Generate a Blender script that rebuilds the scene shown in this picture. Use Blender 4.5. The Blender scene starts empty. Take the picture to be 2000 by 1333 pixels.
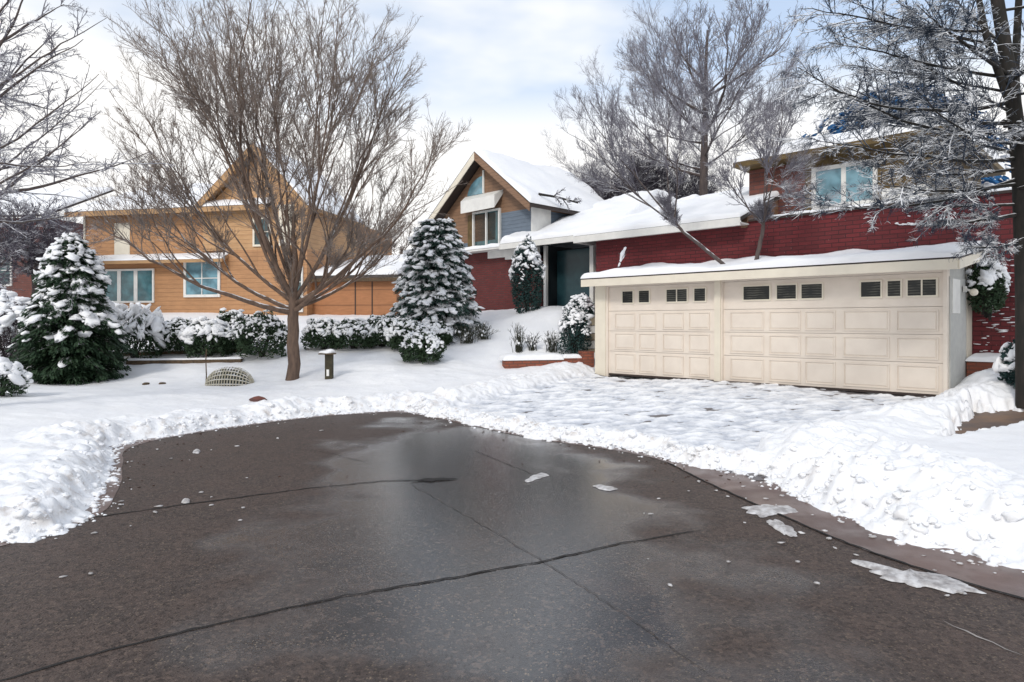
import bpy, math, random
import numpy as np

R = math.radians
SC = bpy.context.scene
COL = SC.collection

# ------------------------------------------------------------------ camera
CAMZ, FPX, HZ = 1.6, 1300.0, 630.0
cam_d = bpy.data.cameras.new('camera')
cam = bpy.data.objects.new('camera', cam_d)
COL.objects.link(cam)
cam.location = (0, 0, CAMZ)
cam.rotation_euler = (R(90), 0, 0)
cam_d.sensor_fit = 'HORIZONTAL'
cam_d.sensor_width = 36
cam_d.lens = FPX / 2000 * 36
cam_d.shift_y = -(666.5 - HZ) / 2000
cam_d.clip_start = 0.05
cam_d.clip_end = 2000
SC.camera = cam

# ------------------------------------------------------------------ sky and sun (soft overcast)
SUN_EL, SUN_AZ = R(38), R(205)      # azimuth clockwise from +Y
world = bpy.data.worlds.new('World')
SC.world = world
world.use_nodes = True
wn, wl = world.node_tree.nodes, world.node_tree.links
wn.clear()
w_out = wn.new('ShaderNodeOutputWorld')
w_bg = wn.new('ShaderNodeBackground')
w_bg.inputs['Strength'].default_value = 0.1
w_sky = wn.new('ShaderNodeTexSky')
w_sky.sky_type = 'NISHITA'
w_sky.sun_disc = False
w_sky.sun_elevation = SUN_EL
w_sky.sun_rotation = SUN_AZ
w_tc = wn.new('ShaderNodeTexCoord')
w_map = wn.new('ShaderNodeMapping')
w_map.inputs['Scale'].default_value = (1.0, 1.0, 2.6)
w_map.inputs['Location'].default_value = (0.35, 0.1, 0.15)
w_noise = wn.new('ShaderNodeTexNoise')
w_noise.inputs['Scale'].default_value = 1.7
w_noise.inputs['Detail'].default_value = 5
w_noise.inputs['Roughness'].default_value = 0.5
w_ramp = wn.new('ShaderNodeMapRange')
w_ramp.interpolation_type = 'SMOOTHSTEP'
w_ramp.inputs['From Min'].default_value = 0.38
w_ramp.inputs['From Max'].default_value = 0.62
w_ramp.inputs['To Min'].default_value = 0.25
w_ramp.inputs['To Max'].default_value = 1.0
w_sep = wn.new('ShaderNodeSeparateXYZ')
w_low = wn.new('ShaderNodeMapRange')     # cloud closes up towards the horizon
w_low.interpolation_type = 'SMOOTHSTEP'
w_low.inputs['From Min'].default_value = 0.24
w_low.inputs['From Max'].default_value = 0.40
w_low.inputs['To Min'].default_value = 1.0
w_low.inputs['To Max'].default_value = 0.0
w_max = wn.new('ShaderNodeMath'); w_max.operation = 'MAXIMUM'
w_mix = wn.new('ShaderNodeMix'); w_mix.data_type = 'RGBA'
w_mix.inputs[7].default_value = (10.5, 10.4, 10.25, 1)
w_tint = wn.new('ShaderNodeMix'); w_tint.data_type = 'RGBA'; w_tint.blend_type = 'ADD'
w_tint.inputs[0].default_value = 1.0
w_tint.inputs[7].default_value = (2.0, 2.9, 4.2, 1)
wl.new(w_tc.outputs['Generated'], w_map.inputs['Vector'])
wl.new(w_map.outputs['Vector'], w_noise.inputs['Vector'])
wl.new(w_noise.outputs['Fac'], w_ramp.inputs['Value'])
wl.new(w_tc.outputs['Generated'], w_sep.inputs['Vector'])
wl.new(w_sep.outputs['Z'], w_low.inputs['Value'])
wl.new(w_ramp.outputs['Result'], w_max.inputs[0])
wl.new(w_low.outputs['Result'], w_max.inputs[1])
wl.new(w_sky.outputs['Color'], w_tint.inputs[6])
wl.new(w_max.outputs['Value'], w_mix.inputs[0])
wl.new(w_tint.outputs[2], w_mix.inputs[6])
wl.new(w_mix.outputs[2], w_bg.inputs['Color'])
wl.new(w_bg.outputs['Background'], w_out.inputs['Surface'])

sun_d = bpy.data.lights.new('sun', 'SUN')
sun_d.energy = 1.4
sun_d.angle = R(11)
sun_d.color = (1.0, 0.95, 0.88)
sun = bpy.data.objects.new('sun', sun_d)
COL.objects.link(sun)
sun.rotation_euler = (R(90) - SUN_EL, 0, -SUN_AZ + math.pi)

SC.view_settings.view_transform = 'Standard'
SC.view_settings.look = 'None'
SC.view_settings.exposure = 0.10
SC.view_settings.gamma = 1.0
SC.cycles.max_bounces = 6
SC.cycles.diffuse_bounces = 4
SC.cycles.glossy_bounces = 3
SC.cycles.use_denoising = True

# ------------------------------------------------------------------ object helpers
def tag(o, label=None, cat=None, group=None, kind=None):
    if label: o['label'] = label
    if cat: o['category'] = cat
    if group: o['group'] = group
    if kind: o['kind'] = kind
    return o

def thing(name, label, cat, loc=(0, 0, 0), rotz=0.0, group=None):
    o = bpy.data.objects.new(name, None)
    COL.objects.link(o)
    o.empty_display_size = 0.2
    o.location = loc
    o.rotation_euler = (0, 0, rotz)
    return tag(o, label, cat, group)

def mesh_np(name, V, faces, smooth=False):
    """faces: list of (n,3)/(n,4) int arrays"""
    V = np.asarray(V, dtype=np.float32).reshape(-1, 3)
    fs = [np.asarray(f, dtype=np.int32) for f in faces if len(f)]
    loops = np.concatenate([f.ravel() for f in fs])
    tot = np.concatenate([np.full(len(f), f.shape[1], dtype=np.int32) for f in fs])
    start = np.concatenate([[0], np.cumsum(tot)[:-1]]).astype(np.int32)
    me = bpy.data.meshes.new(name)
    me.vertices.add(len(V)); me.vertices.foreach_set('co', V.ravel())
    me.loops.add(len(loops)); me.loops.foreach_set('vertex_index', loops)
    me.polygons.add(len(tot))
    me.polygons.foreach_set('loop_start', start)
    me.polygons.foreach_set('loop_total', tot)
    me.polygons.foreach_set('use_smooth', np.full(len(tot), bool(smooth)))
    me.update(calc_edges=True)
    me.validate()
    return me

def obj(name, V, faces, mat, parent=None, smooth=False, label=None):
    me = mesh_np(name, V, faces, smooth)
    me.materials.append(mat)
    o = bpy.data.objects.new(name, me)
    COL.objects.link(o)
    if parent is not None: o.parent = parent
    if label: o['label'] = label
    return o

class MB:
    """collects simple solids, builds ONE mesh"""
    def __init__(s): s.v = []; s.q = []; s.n = 0; s.t = []
    def add(s, V, quads=(), tris=()):
        V = np.asarray(V, float).reshape(-1, 3)
        if len(quads): s.q.append(np.asarray(quads, int) + s.n)
        if len(tris): s.t.append(np.asarray(tris, int) + s.n)
        s.v.append(V); s.n += len(V); return s
    def box(s, x0, x1, y0, y1, z0, z1):
        V = [(x, y, z) for z in (z0, z1) for y in (y0, y1) for x in (x0, x1)]
        return s.add(V, [(0, 2, 3, 1), (4, 5, 7, 6), (0, 1, 5, 4), (2, 6, 7, 3), (0, 4, 6, 2), (1, 3, 7, 5)])
    def hexa(s, a, b):
        """two quads (4 pts each, same winding) joined into a solid"""
        return s.add(list(a) + list(b), [(3, 2, 1, 0), (4, 5, 6, 7)] + [(i, (i + 1) % 4, 4 + (i + 1) % 4, 4 + i) for i in range(4)])
    def bar(s, p, q, w, h):
        p = np.array(p, float); q = np.array(q, float); d = q - p; d /= np.linalg.norm(d)
        up = np.array([0, 0, 1.0]) if abs(d[2]) < .95 else np.array([0, 1.0, 0])
        a = np.cross(d, up); a /= np.linalg.norm(a); b = np.cross(a, d)
        c = [a * w / 2 + b * h / 2, -a * w / 2 + b * h / 2, -a * w / 2 - b * h / 2, a * w / 2 - b * h / 2]
        return s.hexa([p + k for k in c], [q + k for k in c])
    def prism(s, pts, y0, y1):
        """polygon in (x,z), extruded along y; fan-capped (convex)"""
        n = len(pts)
        V = [(x, y0, z) for x, z in pts] + [(x, y1, z) for x, z in pts]
        tr = [(0, i, i + 1) for i in range(1, n - 1)] + [(n, n + i + 1, n + i) for i in range(1, n - 1)]
        qd = [(i, n + i, n + (i + 1) % n, (i + 1) % n) for i in range(n)]
        return s.add(V, qd, tr)
    def build(s, name, mat, parent=None, smooth=False, label=None):
        return obj(name, np.concatenate(s.v), s.q + s.t, mat, parent, smooth, label)

# ------------------------------------------------------------------ numeric noise
_rs = np.random.RandomState(7)
_perm = _rs.permutation(256)
_perm = np.concatenate([_perm, _perm, _perm])
_ga = _rs.rand(256) * 2 * np.pi
_rx, _ry = _rs.rand(256), _rs.rand(256)
def _h(ix, iy): return _perm[_perm[ix & 255] + (iy & 255)]
def pnoise(x, y):
    ix = np.floor(x).astype(int); iy = np.floor(y).astype(int)
    fx = x - ix; fy = y - iy
    u = fx * fx * fx * (fx * (fx * 6 - 15) + 10); v = fy * fy * fy * (fy * (fy * 6 - 15) + 10)
    def g(ax, ay):
        a = _ga[_h(ix + ax, iy + ay)]
        return np.cos(a) * (fx - ax) + np.sin(a) * (fy - ay)
    a = g(0, 0) + u * (g(1, 0) - g(0, 0)); b = g(0, 1) + u * (g(1, 1) - g(0, 1))
    return (a + v * (b - a)) * 1.5
def fbm(x, y, o=3):
    s = 0; a = 1
    for k in range(o):
        s = s + a * pnoise(x * 2 ** k + 17.3 * k, y * 2 ** k - 9.1 * k); a *= .5
    return s
def worley(x, y):
    ix = np.floor(x).astype(int); iy = np.floor(y).astype(int)
    best = np.full(x.shape, 9.0)
    for dx in (-1, 0, 1):
        for dy in (-1, 0, 1):
            k = _h(ix + dx, iy + dy)
            d = (ix + dx + _rx[k] - x) ** 2 + (iy + dy + _ry[k] - y) ** 2
            best = np.minimum(best, d)
    return np.sqrt(best)
def sstep(a, b, x):
    t = np.clip((x - a) / (b - a), 0, 1); return t * t * (3 - 2 * t)

# ------------------------------------------------------------------ material helpers
class NT:
    def __init__(s, name):
        s.m = bpy.data.materials.new(name); s.m.use_nodes = True
        s.n = s.m.node_tree.nodes; s.l = s.m.node_tree.links
        s.p = s.n['Principled BSDF']
        s.tc = s.n.new('ShaderNodeTexCoord'); s.geo = s.n.new('ShaderNodeNewGeometry')
    def link(s, a, b): s.l.new(a, b); return s
    def noise(s, scale, detail=3, rough=.55, vec=None, stretch=None):
        t = s.n.new('ShaderNodeTexNoise'); t.inputs['Scale'].default_value = scale
        t.inputs['Detail'].default_value = detail; t.inputs['Roughness'].default_value = rough
        v = vec or s.tc.outputs['Object']
        if stretch:
            mp = s.n.new('ShaderNodeMapping'); mp.inputs['Scale'].default_value = stretch
            s.link(v, mp.inputs['Vector']); v = mp.outputs['Vector']
        s.link(v, t.inputs['Vector']); return t.outputs['Fac']
    def rng(s, val, a, b, c=0., d=1., smooth=True):
        t = s.n.new('ShaderNodeMapRange')
        if smooth: t.interpolation_type = 'SMOOTHSTEP'
        for k, x in zip(('From Min', 'From Max', 'To Min', 'To Max'), (a, b, c, d)): t.inputs[k].default_value = x
        s.link(val, t.inputs['Value']); return t.outputs['Result']
    def math(s, op, a, b=None):
        t = s.n.new('ShaderNodeMath'); t.operation = op
        for i, x in enumerate((a, b)):
            if x is None: continue
            if isinstance(x, (int, float)): t.inputs[i].default_value = x
            else: s.link(x, t.inputs[i])
        return t.outputs[0]
    def mix(s, fac, a, b, blend='MIX'):
        t = s.n.new('ShaderNodeMix'); t.data_type = 'RGBA'; t.blend_type = blend
        for i, x in ((0, fac), (6, a), (7, b)):
            if isinstance(x, (int, float)): t.inputs[i].default_value = x
            elif isinstance(x, tuple): t.inputs[i].default_value = (*x, 1) if len(x) == 3 else x
            else: s.link(x, t.inputs[i])
        return t.outputs[2]
    def bump(s, h, strength=.3, dist=.01):
        t = s.n.new('ShaderNodeBump'); t.inputs['Strength'].default_value = strength; t.inputs['Distance'].default_value = dist
        s.link(h, t.inputs['Height']); s.link(t.outputs['Normal'], s.p.inputs['Normal']); return s
    def nz(s):
        t = s.n.new('ShaderNodeSeparateXYZ'); s.link(s.geo.outputs['Normal'], t.inputs[0]); return t.outputs['Z']
    def sep(s):
        t = s.n.new('ShaderNodeSeparateXYZ'); s.link(s.tc.outputs['Object'], t.inputs[0]); return t.outputs
    def color(s, c):
        if isinstance(c, tuple): s.p.inputs['Base Color'].default_value = (*c, 1)
        else: s.link(c, s.p.inputs['Base Color'])
        return s
    def rough(s, r):
        if isinstance(r, (int, float)): s.p.inputs['Roughness'].default_value = r
        else: s.link(r, s.p.inputs['Roughness'])
        return s

SNOW = (0.86, 0.87, 0.89)
def m_plain(name, c1, c2=None, scale=6, rough=.6, bump=.0, detail=4, spec=.4, bscale=None):
    t = NT(name)
    c2 = c2 or tuple(x * .8 for x in c1)
    t.color(t.mix(t.rng(t.noise(scale, detail), .3, .7), c1, c2)).rough(rough)
    t.p.inputs['Specular IOR Level'].default_value = spec
    if bump: t.bump(t.noise(bscale or scale * 6, 3), bump, .01)
    return t.m
def m_bark(name, c1, c2, snow=True, lo=.35, hi=.75, nscale=9):
    t = NT(name)
    c = t.mix(t.rng(t.noise(14, 4, .6, stretch=(1, 1, .25)), .3, .7), c1, c2)
    if snow:
        f = t.math('ADD', t.nz(), t.math('MULTIPLY', t.math('SUBTRACT', t.noise(nscale, 2), .5), 1.6))
        c = t.mix(t.rng(f, lo, hi), c, SNOW)
    t.color(c).rough(.85).bump(t.noise(40, 3, stretch=(1, 1, .2)), .4, .01)
    t.p.inputs['Specular IOR Level'].default_value = .2
    return t.m
def m_leaf(name, c1, c2, snow=0.0):
    t = NT(name)
    c = t.mix(t.rng(t.noise(5, 3), .35, .65), c1, c2)
    c = t.mix(t.rng(t.noise(60, 1), .3, .7, 0, .5), c, tuple(x * 1.7 for x in c2))
    if snow:
        f = t.math('ADD', t.nz(), t.math('MULTIPLY', t.math('SUBTRACT', t.noise(14, 2), .5), 2.2))
        c = t.mix(t.rng(f, 1.0 - snow, 1.25 - snow), c, SNOW)
    t.color(c).rough(.6)
    t.p.inputs['Specular IOR Level'].default_value = .25
    return t.m
def m_lap(name, c1, c2, step=.14, rough=.65):
    """lapped boards: a saw-tooth in height with a thin gap line"""
    t = NT(name); z = t.sep()['Z']
    fr = t.math('FRACT', t.math('DIVIDE', z, step))
    c = t.mix(t.rng(t.noise(3, 4, stretch=(1, 1, 6)), .3, .7), c1, c2)
    c = t.mix(t.rng(t.noise(.9, 5, .65), .42, .75, 0, .45), c, tuple(x * .62 for x in c2))
    c = t.mix(t.rng(t.noise(5, 4, .6, stretch=(1.6, 1.6, .12)), .55, .8, 0, .35), c, tuple(x * .55 for x in c2))
    line = t.rng(fr, 0.0, .12, .55, 1.0, False)
    c = t.mix(1.0, c, line, 'MULTIPLY')
    t.color(c).rough(rough).bump(t.math('SUBTRACT', 1.0, fr), .8, .02)
    return t.m
def m_brick(name, c1, c2, mortar, w=.22, h=.075, gap=.012, bump=.6):
    t = NT(name); s = t.sep()
    cb = t.n.new('ShaderNodeCombineXYZ')
    t.link(t.math('ADD', s['X'], s['Y']), cb.inputs['X']); t.link(s['Z'], cb.inputs['Y'])
    b = t.n.new('ShaderNodeTexBrick')
    b.inputs['Scale'].default_value = 1.0; b.inputs['Brick Width'].default_value = w
    b.inputs['Row Height'].default_value = h; b.inputs['Mortar Size'].default_value = gap
    b.inputs['Mortar Smooth'].default_value = .3; b.inputs['Bias'].default_value = -.1
    b.inputs['Color1'].default_value = (*c1, 1); b.inputs['Color2'].default_value = (*c2, 1); b.inputs['Mortar'].default_value = (*mortar, 1)
    t.link(cb.outputs[0], b.inputs['Vector'])
    c = t.mix(t.rng(t.noise(2.2, 5), .35, .7, 0, .55), b.outputs['Color'], tuple(x * .6 for x in c1))
    c = t.mix(t.rng(t.noise(38, 2), .72, .8, 0, .55), c, (.6, .55, .55))      # specks of frost
    t.color(c).rough(.8)
    t.bump(t.math('ADD', t.math('MULTIPLY', b.outputs['Fac'], -1.0), t.math('MULTIPLY', t.noise(60, 2), .3)), bump, .012)
    return t.m
def m_glass(name, c=(.02, .045, .05), rough=.06):
    t = NT(name)
    t.color(t.mix(t.rng(t.noise(2.5, 2), .35, .65), c, tuple(x * 1.9 for x in c))).rough(rough)
    t.p.inputs['Specular IOR Level'].default_value = .8
    t.bump(t.noise(1.3, 1), .05, .02)
    return t.m

def m_snow(name, b=.25, dirt=False):
    t = NT(name)
    c = t.mix(t.rng(t.noise(1.3, 4), .3, .7), (.90, .905, .915), (.84, .85, .875))
    if dirt:
        a = t.n.new('ShaderNodeAttribute'); a.attribute_name = 'dirt'
        k = t.math('MULTIPLY', a.outputs['Fac'], t.rng(t.noise(7, 5, .65), .46, .72))
        c = t.mix(k, c, (.50, .43, .37))
        a3 = t.n.new('ShaderNodeAttribute'); a3.attribute_name = 'thin'
        c = t.mix(t.math('MULTIPLY', a3.outputs['Fac'], t.rng(t.noise(9, 4), .3, .6, .35, 1)), c, (.50, .53, .59))
        k2 = t.math('MULTIPLY', a.outputs['Fac'], t.rng(t.noise(34, 3, .6), .68, .76, 0, .8))
        c = t.mix(k2, c, (.16, .11, .08))
    t.color(c).rough(.55)
    t.p.inputs['Specular IOR Level'].default_value = .25
    t.p.inputs['Subsurface Weight'].default_value = 0.0
    h = t.math('ADD', t.noise(28, 4, .6), t.math('MULTIPLY', t.noise(110, 2), .35))
    t.bump(h, b, .03)
    return t.m

M_SNOW = m_snow('snow', .22)
M_GSNOW = m_snow('ground_snow', .3, True)
M_CREAM = m_plain('cream_paint', (.77, .69, .60), (.71, .63, .545), 2.5, .55)
M_CREAM2 = m_plain('cream_trim', (.76, .70, .58), (.70, .64, .53), 3, .5)
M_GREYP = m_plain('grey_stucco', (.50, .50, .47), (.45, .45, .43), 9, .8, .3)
M_REDB = m_brick('red_shake', (.165, .020, .024), (.105, .016, .019), (.050, .012, .014), .27, .085, .009)
M_BRICK = m_brick('orange_brick', (.15, .024, .022), (.10, .020, .019), (.075, .035, .033))
M_LOWB = m_brick('planter_brick', (.30, .085, .045), (.20, .06, .035), (.12, .06, .045), .21, .07)
M_DARK = m_plain('dark_trim', (.05, .035, .03), None, 8, .6)
M_WHITE = m_plain('white_trim', (.78, .77, .73), (.70, .69, .66), 5, .5)
M_OLIVE = m_plain('olive_wood', (.14, .092, .032), (.085, .056, .022), 5, .7, .2)
M_TAN = m_lap('orange_clapboard', (.47, .245, .112), (.40, .205, .092), .16)
M_TAN2 = m_plain('tan_stucco', (.46, .28, .14), (.40, .24, .12), 4, .8, .15)
M_PALE = m_lap('pale_clapboard', (.53, .32, .16), (.46, .26, .12), .16)
M_WING = m_lap('brown_panel', (.42, .18, .075), (.35, .15, .06), .55)
M_BROWNSID = m_lap('brown_siding', (.26, .148, .085), (.21, .12, .07), .12)
M_GREYSID = m_lap('slate_siding', (.15, .19, .24), (.12, .155, .20), .12)
M_GLASS = m_glass('glass')
M_GLASS_T = m_glass('teal_glass', (.035, .10, .115), .08)
M_GLASS_D = m_glass('dark_teal_glass', (.016, .055, .062), .08)
M_GLASS_B = m_glass('blue_glass', (.10, .19, .23), .1)
M_DOORGL = m_glass('door_glass', (.010, .010, .011), .12)
def m_blinds():
    t = NT('blind_behind_glass')
    fr = t.math('FRACT', t.math('DIVIDE', t.math('ADD', t.sep()['Z'], t.math('MULTIPLY', t.noise(6, 2), .03)), .045))
    c = t.mix(t.rng(fr, .35, .75), (.012, .013, .012), (.10, .10, .085))
    c = t.mix(t.rng(t.noise(4, 3), .35, .65), c, (.02, .022, .022))
    t.color(c).rough(.12); t.p.inputs['Specular IOR Level'].default_value = .25
    return t.m
M_DOORGL = m_blinds()
M_TEAL = m_plain('dark_teal_door', (.022, .06, .07), (.014, .04, .05), 3, .25)
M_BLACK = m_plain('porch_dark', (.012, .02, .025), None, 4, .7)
M_ROOF = m_plain('shingle', (.07, .06, .055), None, 12, .9, .3)
M_WOOD = m_plain('weathered_wood', (.13, .085, .05), (.07, .05, .03), 14, .85, .4)
M_DECAYB = m_brick('far_brick', (.17, .055, .04), (.12, .045, .035), (.09, .05, .045), .3, .1)

# ------------------------------------------------------------------ terrain
def at(u, v, Y): return ((u - 1000) / FPX * Y, Y, CAMZ - (v - HZ) / FPX * Y)
def gnd(u, v, z=0.0):
    Y = (CAMZ - z) * FPX / (v - HZ); return ((u - 1000) / FPX * Y, Y)

EDGE_PX = [(-900, 1330), (-300, 1150), (-120, 1090), (0, 1060), (60, 1055), (120, 1040), (180, 1010), (205, 975), (225, 930), (222, 900), (232, 872), (300, 858),
           (400, 842), (500, 828), (600, 815), (700, 808), (780, 803), (840, 812), (950, 835), (1040, 855), (1150, 870), (1250, 885),
           (1330, 905), (1450, 930), (1520, 955), (1600, 990), (1700, 1025), (1800, 1065), (1900, 1095), (2000, 1115), (2200, 1170), (2600, 1270), (4200, 1700), (8000, 2700)]
EDGE = np.array([gnd(u, v) for u, v in EDGE_PX])
STREET = np.concatenate([EDGE, [(9.5, -16), (-8.5, -16)]])
GA, GD, GM = np.array([2.0, 15.8]), np.array([.7101, -.7041]), np.array([.7041, .7101])   # garage front-left corner and axes
GZ = .38
def G2W(x, y): p = GA + GD * x + GM * y; return (p[0], p[1])

cps = [(*p, 0.0) for p in EDGE[::2]]
cps += [at(140, 752, 14.6), at(400, 757, 14.2), at(571, 750, 14.3), at(700, 747, 14.3), at(330, 697, 17), at(560, 702, 16.5), at(700, 692, 17),
        at(860, 690, 17), at(800, 716, 15.5), at(985, 700, 16.6), at(900, 645, 19.5), at(1090, 612, 18.8), at(1000, 622, 19.5),
        at(500, 622, 24), at(300, 618, 25), at(765, 622, 23.5), at(40, 690, 20), at(1900, 752, 11.8), at(1975, 752, 10.8),
        (6.6, 8.4, .22), (8.5, 7, .35), (5.2, 7.3, .12), (12, 10, .7), (-10, 9, .35), (-8, 6, .2), (-7, 12, .2), (-11, 14, .35)]
for x in (0, 2.4, 4.8, 7.1): cps.append((*G2W(x, 0), GZ)); cps.append((*G2W(x, 1.5), GZ + .02))
for x, y in ((0, 6), (5, 6), (9, 6)): cps.append((*G2W(x, y), .9))
for a in range(0, 360, 20):
    ra = R(a); z = {True: 2.4, False: .2}[math.cos(ra) > .3]
    cps.append((70 * math.sin(ra), 70 * math.cos(ra), z))
cps += [(-9, -12, 0), (10, -12, 0), (0, 0, 0), (0, 6, 0), (0, -14, 0), (-3, 32, 2.1), (-15, 36, 2.0), (12, 30, 2.1)]
CP = np.array(cps)
def _tk(r2): return np.where(r2 > 1e-12, r2 * np.log(r2 + 1e-12), 0)
_d2 = ((CP[:, None, :2] - CP[None, :, :2]) ** 2).sum(-1)
_n = len(CP)
_A = np.zeros((_n + 3, _n + 3)); _A[:_n, :_n] = _tk(_d2) + np.eye(_n) * .4
_A[:_n, _n] = 1; _A[:_n, _n + 1:] = CP[:, :2]; _A[_n, :_n] = 1; _A[_n + 1:, :_n] = CP[:, :2].T
_W = np.linalg.solve(_A, np.concatenate([CP[:, 2], [0, 0, 0]]))
def zbase(x, y):
    x = np.asarray(x, float); y = np.asarray(y, float); sh = x.shape
    x = x.ravel(); y = y.ravel(); out = np.empty(len(x))
    for i in range(0, len(x), 60000):
        a, b = x[i:i + 60000], y[i:i + 60000]
        r2 = (a[:, None] - CP[None, :, 0]) ** 2 + (b[:, None] - CP[None, :, 1]) ** 2
        out[i:i + 60000] = _tk(r2) @ _W[:_n] + _W[_n] + a * _W[_n + 1] + b * _W[_n + 2]
    return out.reshape(sh)
def zb1(x, y): return float(zbase(np.array([x]), np.array([y]))[0])
def hit(u, v):
    """point where the pixel's sight line meets the base terrain"""
    Y = 12.0
    lo = 3.0; prev = None
    for Y in np.arange(3, 40, .05):
        x = (u - 1000) / FPX * Y; z = CAMZ - (v - HZ) / FPX * Y
        if z <= zb1(x, Y): return (x, Y)
    return ((u - 1000) / FPX * 30, 30.)

def sdist(x, y, poly):
    """positive inside"""
    P = np.asarray(poly); d = np.full(x.shape, 1e9); ins = np.zeros(x.shape, bool)
    for a, b in zip(P, np.roll(P, -1, 0)):
        e = b - a; L = e @ e + 1e-12
        t = np.clip(((x - a[0]) * e[0] + (y - a[1]) * e[1]) / L, 0, 1)
        d = np.minimum(d, (x - a[0] - t * e[0]) ** 2 + (y - a[1] - t * e[1]) ** 2)
        c = (a[1] > y) != (b[1] > y)
        with np.errstate(divide='ignore', invalid='ignore'):
            xi = (b[0] - a[0]) * (y - a[1]) / (b[1] - a[1] + 1e-15) + a[0]
        ins ^= c & (x < xi)
    return np.where(ins, 1, -1) * np.sqrt(d)

DRIVE = np.array([gnd(800, 815)] + [hit(*p) for p in ((960, 778), (1080, 752))] + [G2W(-.08, .0), G2W(-.02, 1.2), G2W(7.1, 1.2), G2W(7.16, .0)]
                 + [hit(*p) for p in ((1760, 812), (1600, 850), (1490, 890))] + [gnd(1440, 950), gnd(1150, 890), gnd(950, 850)])
PATHP = np.array([hit(*p) for p in ((1835, 868), (1862, 832), (1900, 806), (1960, 800), (2060, 806), (2080, 835), (1990, 836), (1930, 850))])
BARE2 = np.array([hit(*p) for p in ((1785, 796), (1840, 787), (1868, 795), (1850, 806), (1800, 804))])

def axis(lo, f0, f1, hi, step, grow, mids=()):
    a = list(np.arange(f0, f1, step)); s = step; x = f0; pre = []
    while x > lo: s *= grow; x -= s; pre.append(x)
    s = step; x = a[-1]
    while x < hi:
        s = min(s * grow, 4); x += s; a.append(x)
    return np.array(pre[::-1] + a)
XS = axis(-90, -6.6, 8.6, 90, .024, 1.06)
YS = axis(-40, 3.9, 15.2, 110, .026, 1.035)
X, Y = np.meshgrid(XS, YS)
s_out = -sdist(X, Y, STREET)
d_drv = sdist(X, Y, DRIVE)
d_path = np.maximum(sdist(X, Y, PATHP), sdist(X, Y, BARE2))
ZB = zbase(X, Y)
right = sstep(2.3, 3.4, X) * (1 - sstep(12, 14, Y))
n1 = fbm(X * 1.7, Y * 1.7, 3); n2 = fbm(X * 7, Y * 7, 3)
w1 = worley(X / .19 + .6 * n2, Y / .19 + .5 * n1); w2 = worley(X / .085, Y / .085 + n2); w3 = worley(X / .42 + .4 * n1, Y / .42)
n0 = fbm(X * .55 + 31, Y * .55, 2); far = sstep(8, 10.5, Y) * (1 - right)
e = s_out + .10 * n1 + .05 * n2 + .05 * (.6 - w1) + .12 * n0
amp = (.105 - .02 * far + .15 * right) * (1 + .75 * n0)
wid = .95 + .65 * right
rise = sstep(0, .30 + .35 * right, e)
prof = rise * (1 - sstep(.55 * wid, 1.5 * wid, e))
rgh = sstep(-.35, .35, fbm(X * .9 + 7, Y * .9 + 3, 2))
lump = .50 * (1 - w3) + (.10 + .34 * rgh) * (1 - w1) + (.02 + .10 * rgh) * (1 - w2) + .30 * n1 + .10 * np.abs(n2)
chunky = prof + .22 * rise * (1 - sstep(1.5, 5, e)) * (1 - right)
yard = .10 * sstep(0, .5, e) + .02 * n1 * sstep(1, 3, e)
z_snow = np.maximum(ZB, 0) * sstep(0, .6, e) + yard + amp * prof * (.55 + .62 * lump) + .10 * chunky * (lump - .35) * (1 - .3 * right)
# ridge of shovelled snow along both sides of the drive
side = np.exp(-((d_drv + .45) / .36) ** 2) * sstep(.2, .9, e) * (1 - right)
sideR = np.exp(-((d_drv + .55) / .5) ** 2) * sstep(.1, .6, e) * right
z_snow += .11 * side * (.5 + .9 * lump) + .17 * sideR * sstep(.9, 2.2, e) * (.5 + .9 * lump)
# thin trodden snow on the drive
q = GD[0] * X + GD[1] * Y; p_ = GM[0] * X + GM[1] * Y
ft = fbm(X * 2.3, Y * 5.2, 4); ft2 = fbm(q * 1.1 + 5, p_ * 1.4, 2)
z_drv = np.maximum(ZB, 0) * sstep(0, .5, s_out) + .031 + .036 * ft + .012 * ft2 + .018 * (.5 - w1)
lip = rise * (1 - sstep(.25, .75, e))
z_drv += lip * (.05 + .16 * (lump - .1))
z_drv = np.where(e > 0, z_drv, -1)
near_garage = sstep(0, .22, np.abs(p_ - (GA @ GM)) + .06 * n2)
z_drv = z_drv - .045 * (1 - sstep(.03, .22, np.abs(p_ - (GA @ GM)) - .03 * n2 + .03)) - .012 * (1 - sstep(.1, 1.6, np.abs(p_ - (GA @ GM))))
wd = sstep(-.12, .12, d_drv + .08 * n2)
Z = z_snow * (1 - wd) + np.maximum(z_drv, -.06) * wd
wp = sstep(-.10, .06, d_path + .10 * n2 + .05 * n1)
Z = Z * (1 - wp) + (ZB - .06) * wp
Z = np.where(e <= 0, np.minimum(Z, -.012 + .12 * e), Z)
dirt = np.clip(rise * (1 - sstep(.05, .5, e)) * .8 + .30 * prof + .35 * side + wp, 0, 1) * (1 - .45 * right)
idx = np.arange(X.size).reshape(X.shape)
keep = (e[:-1, :-1] > -.22) | (e[1:, 1:] > -.22)
q4 = np.stack([idx[:-1, :-1], idx[:-1, 1:], idx[1:, 1:], idx[1:, :-1]], -1)[keep]
used = np.zeros(X.size, bool); used[q4.ravel()] = True
remap = np.cumsum(used) - 1
VG = np.stack([X, Y, Z], -1).reshape(-1, 3)[used]
ground = obj('snow_ground', VG, [remap[q4]], M_GSNOW, None, True)
tag(ground, 'deep white snow over the yards, heaped along the road edge', 'snow', None, 'structure')
a2_ = ground.data.attributes.new('thin', 'FLOAT', 'POINT')
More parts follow.
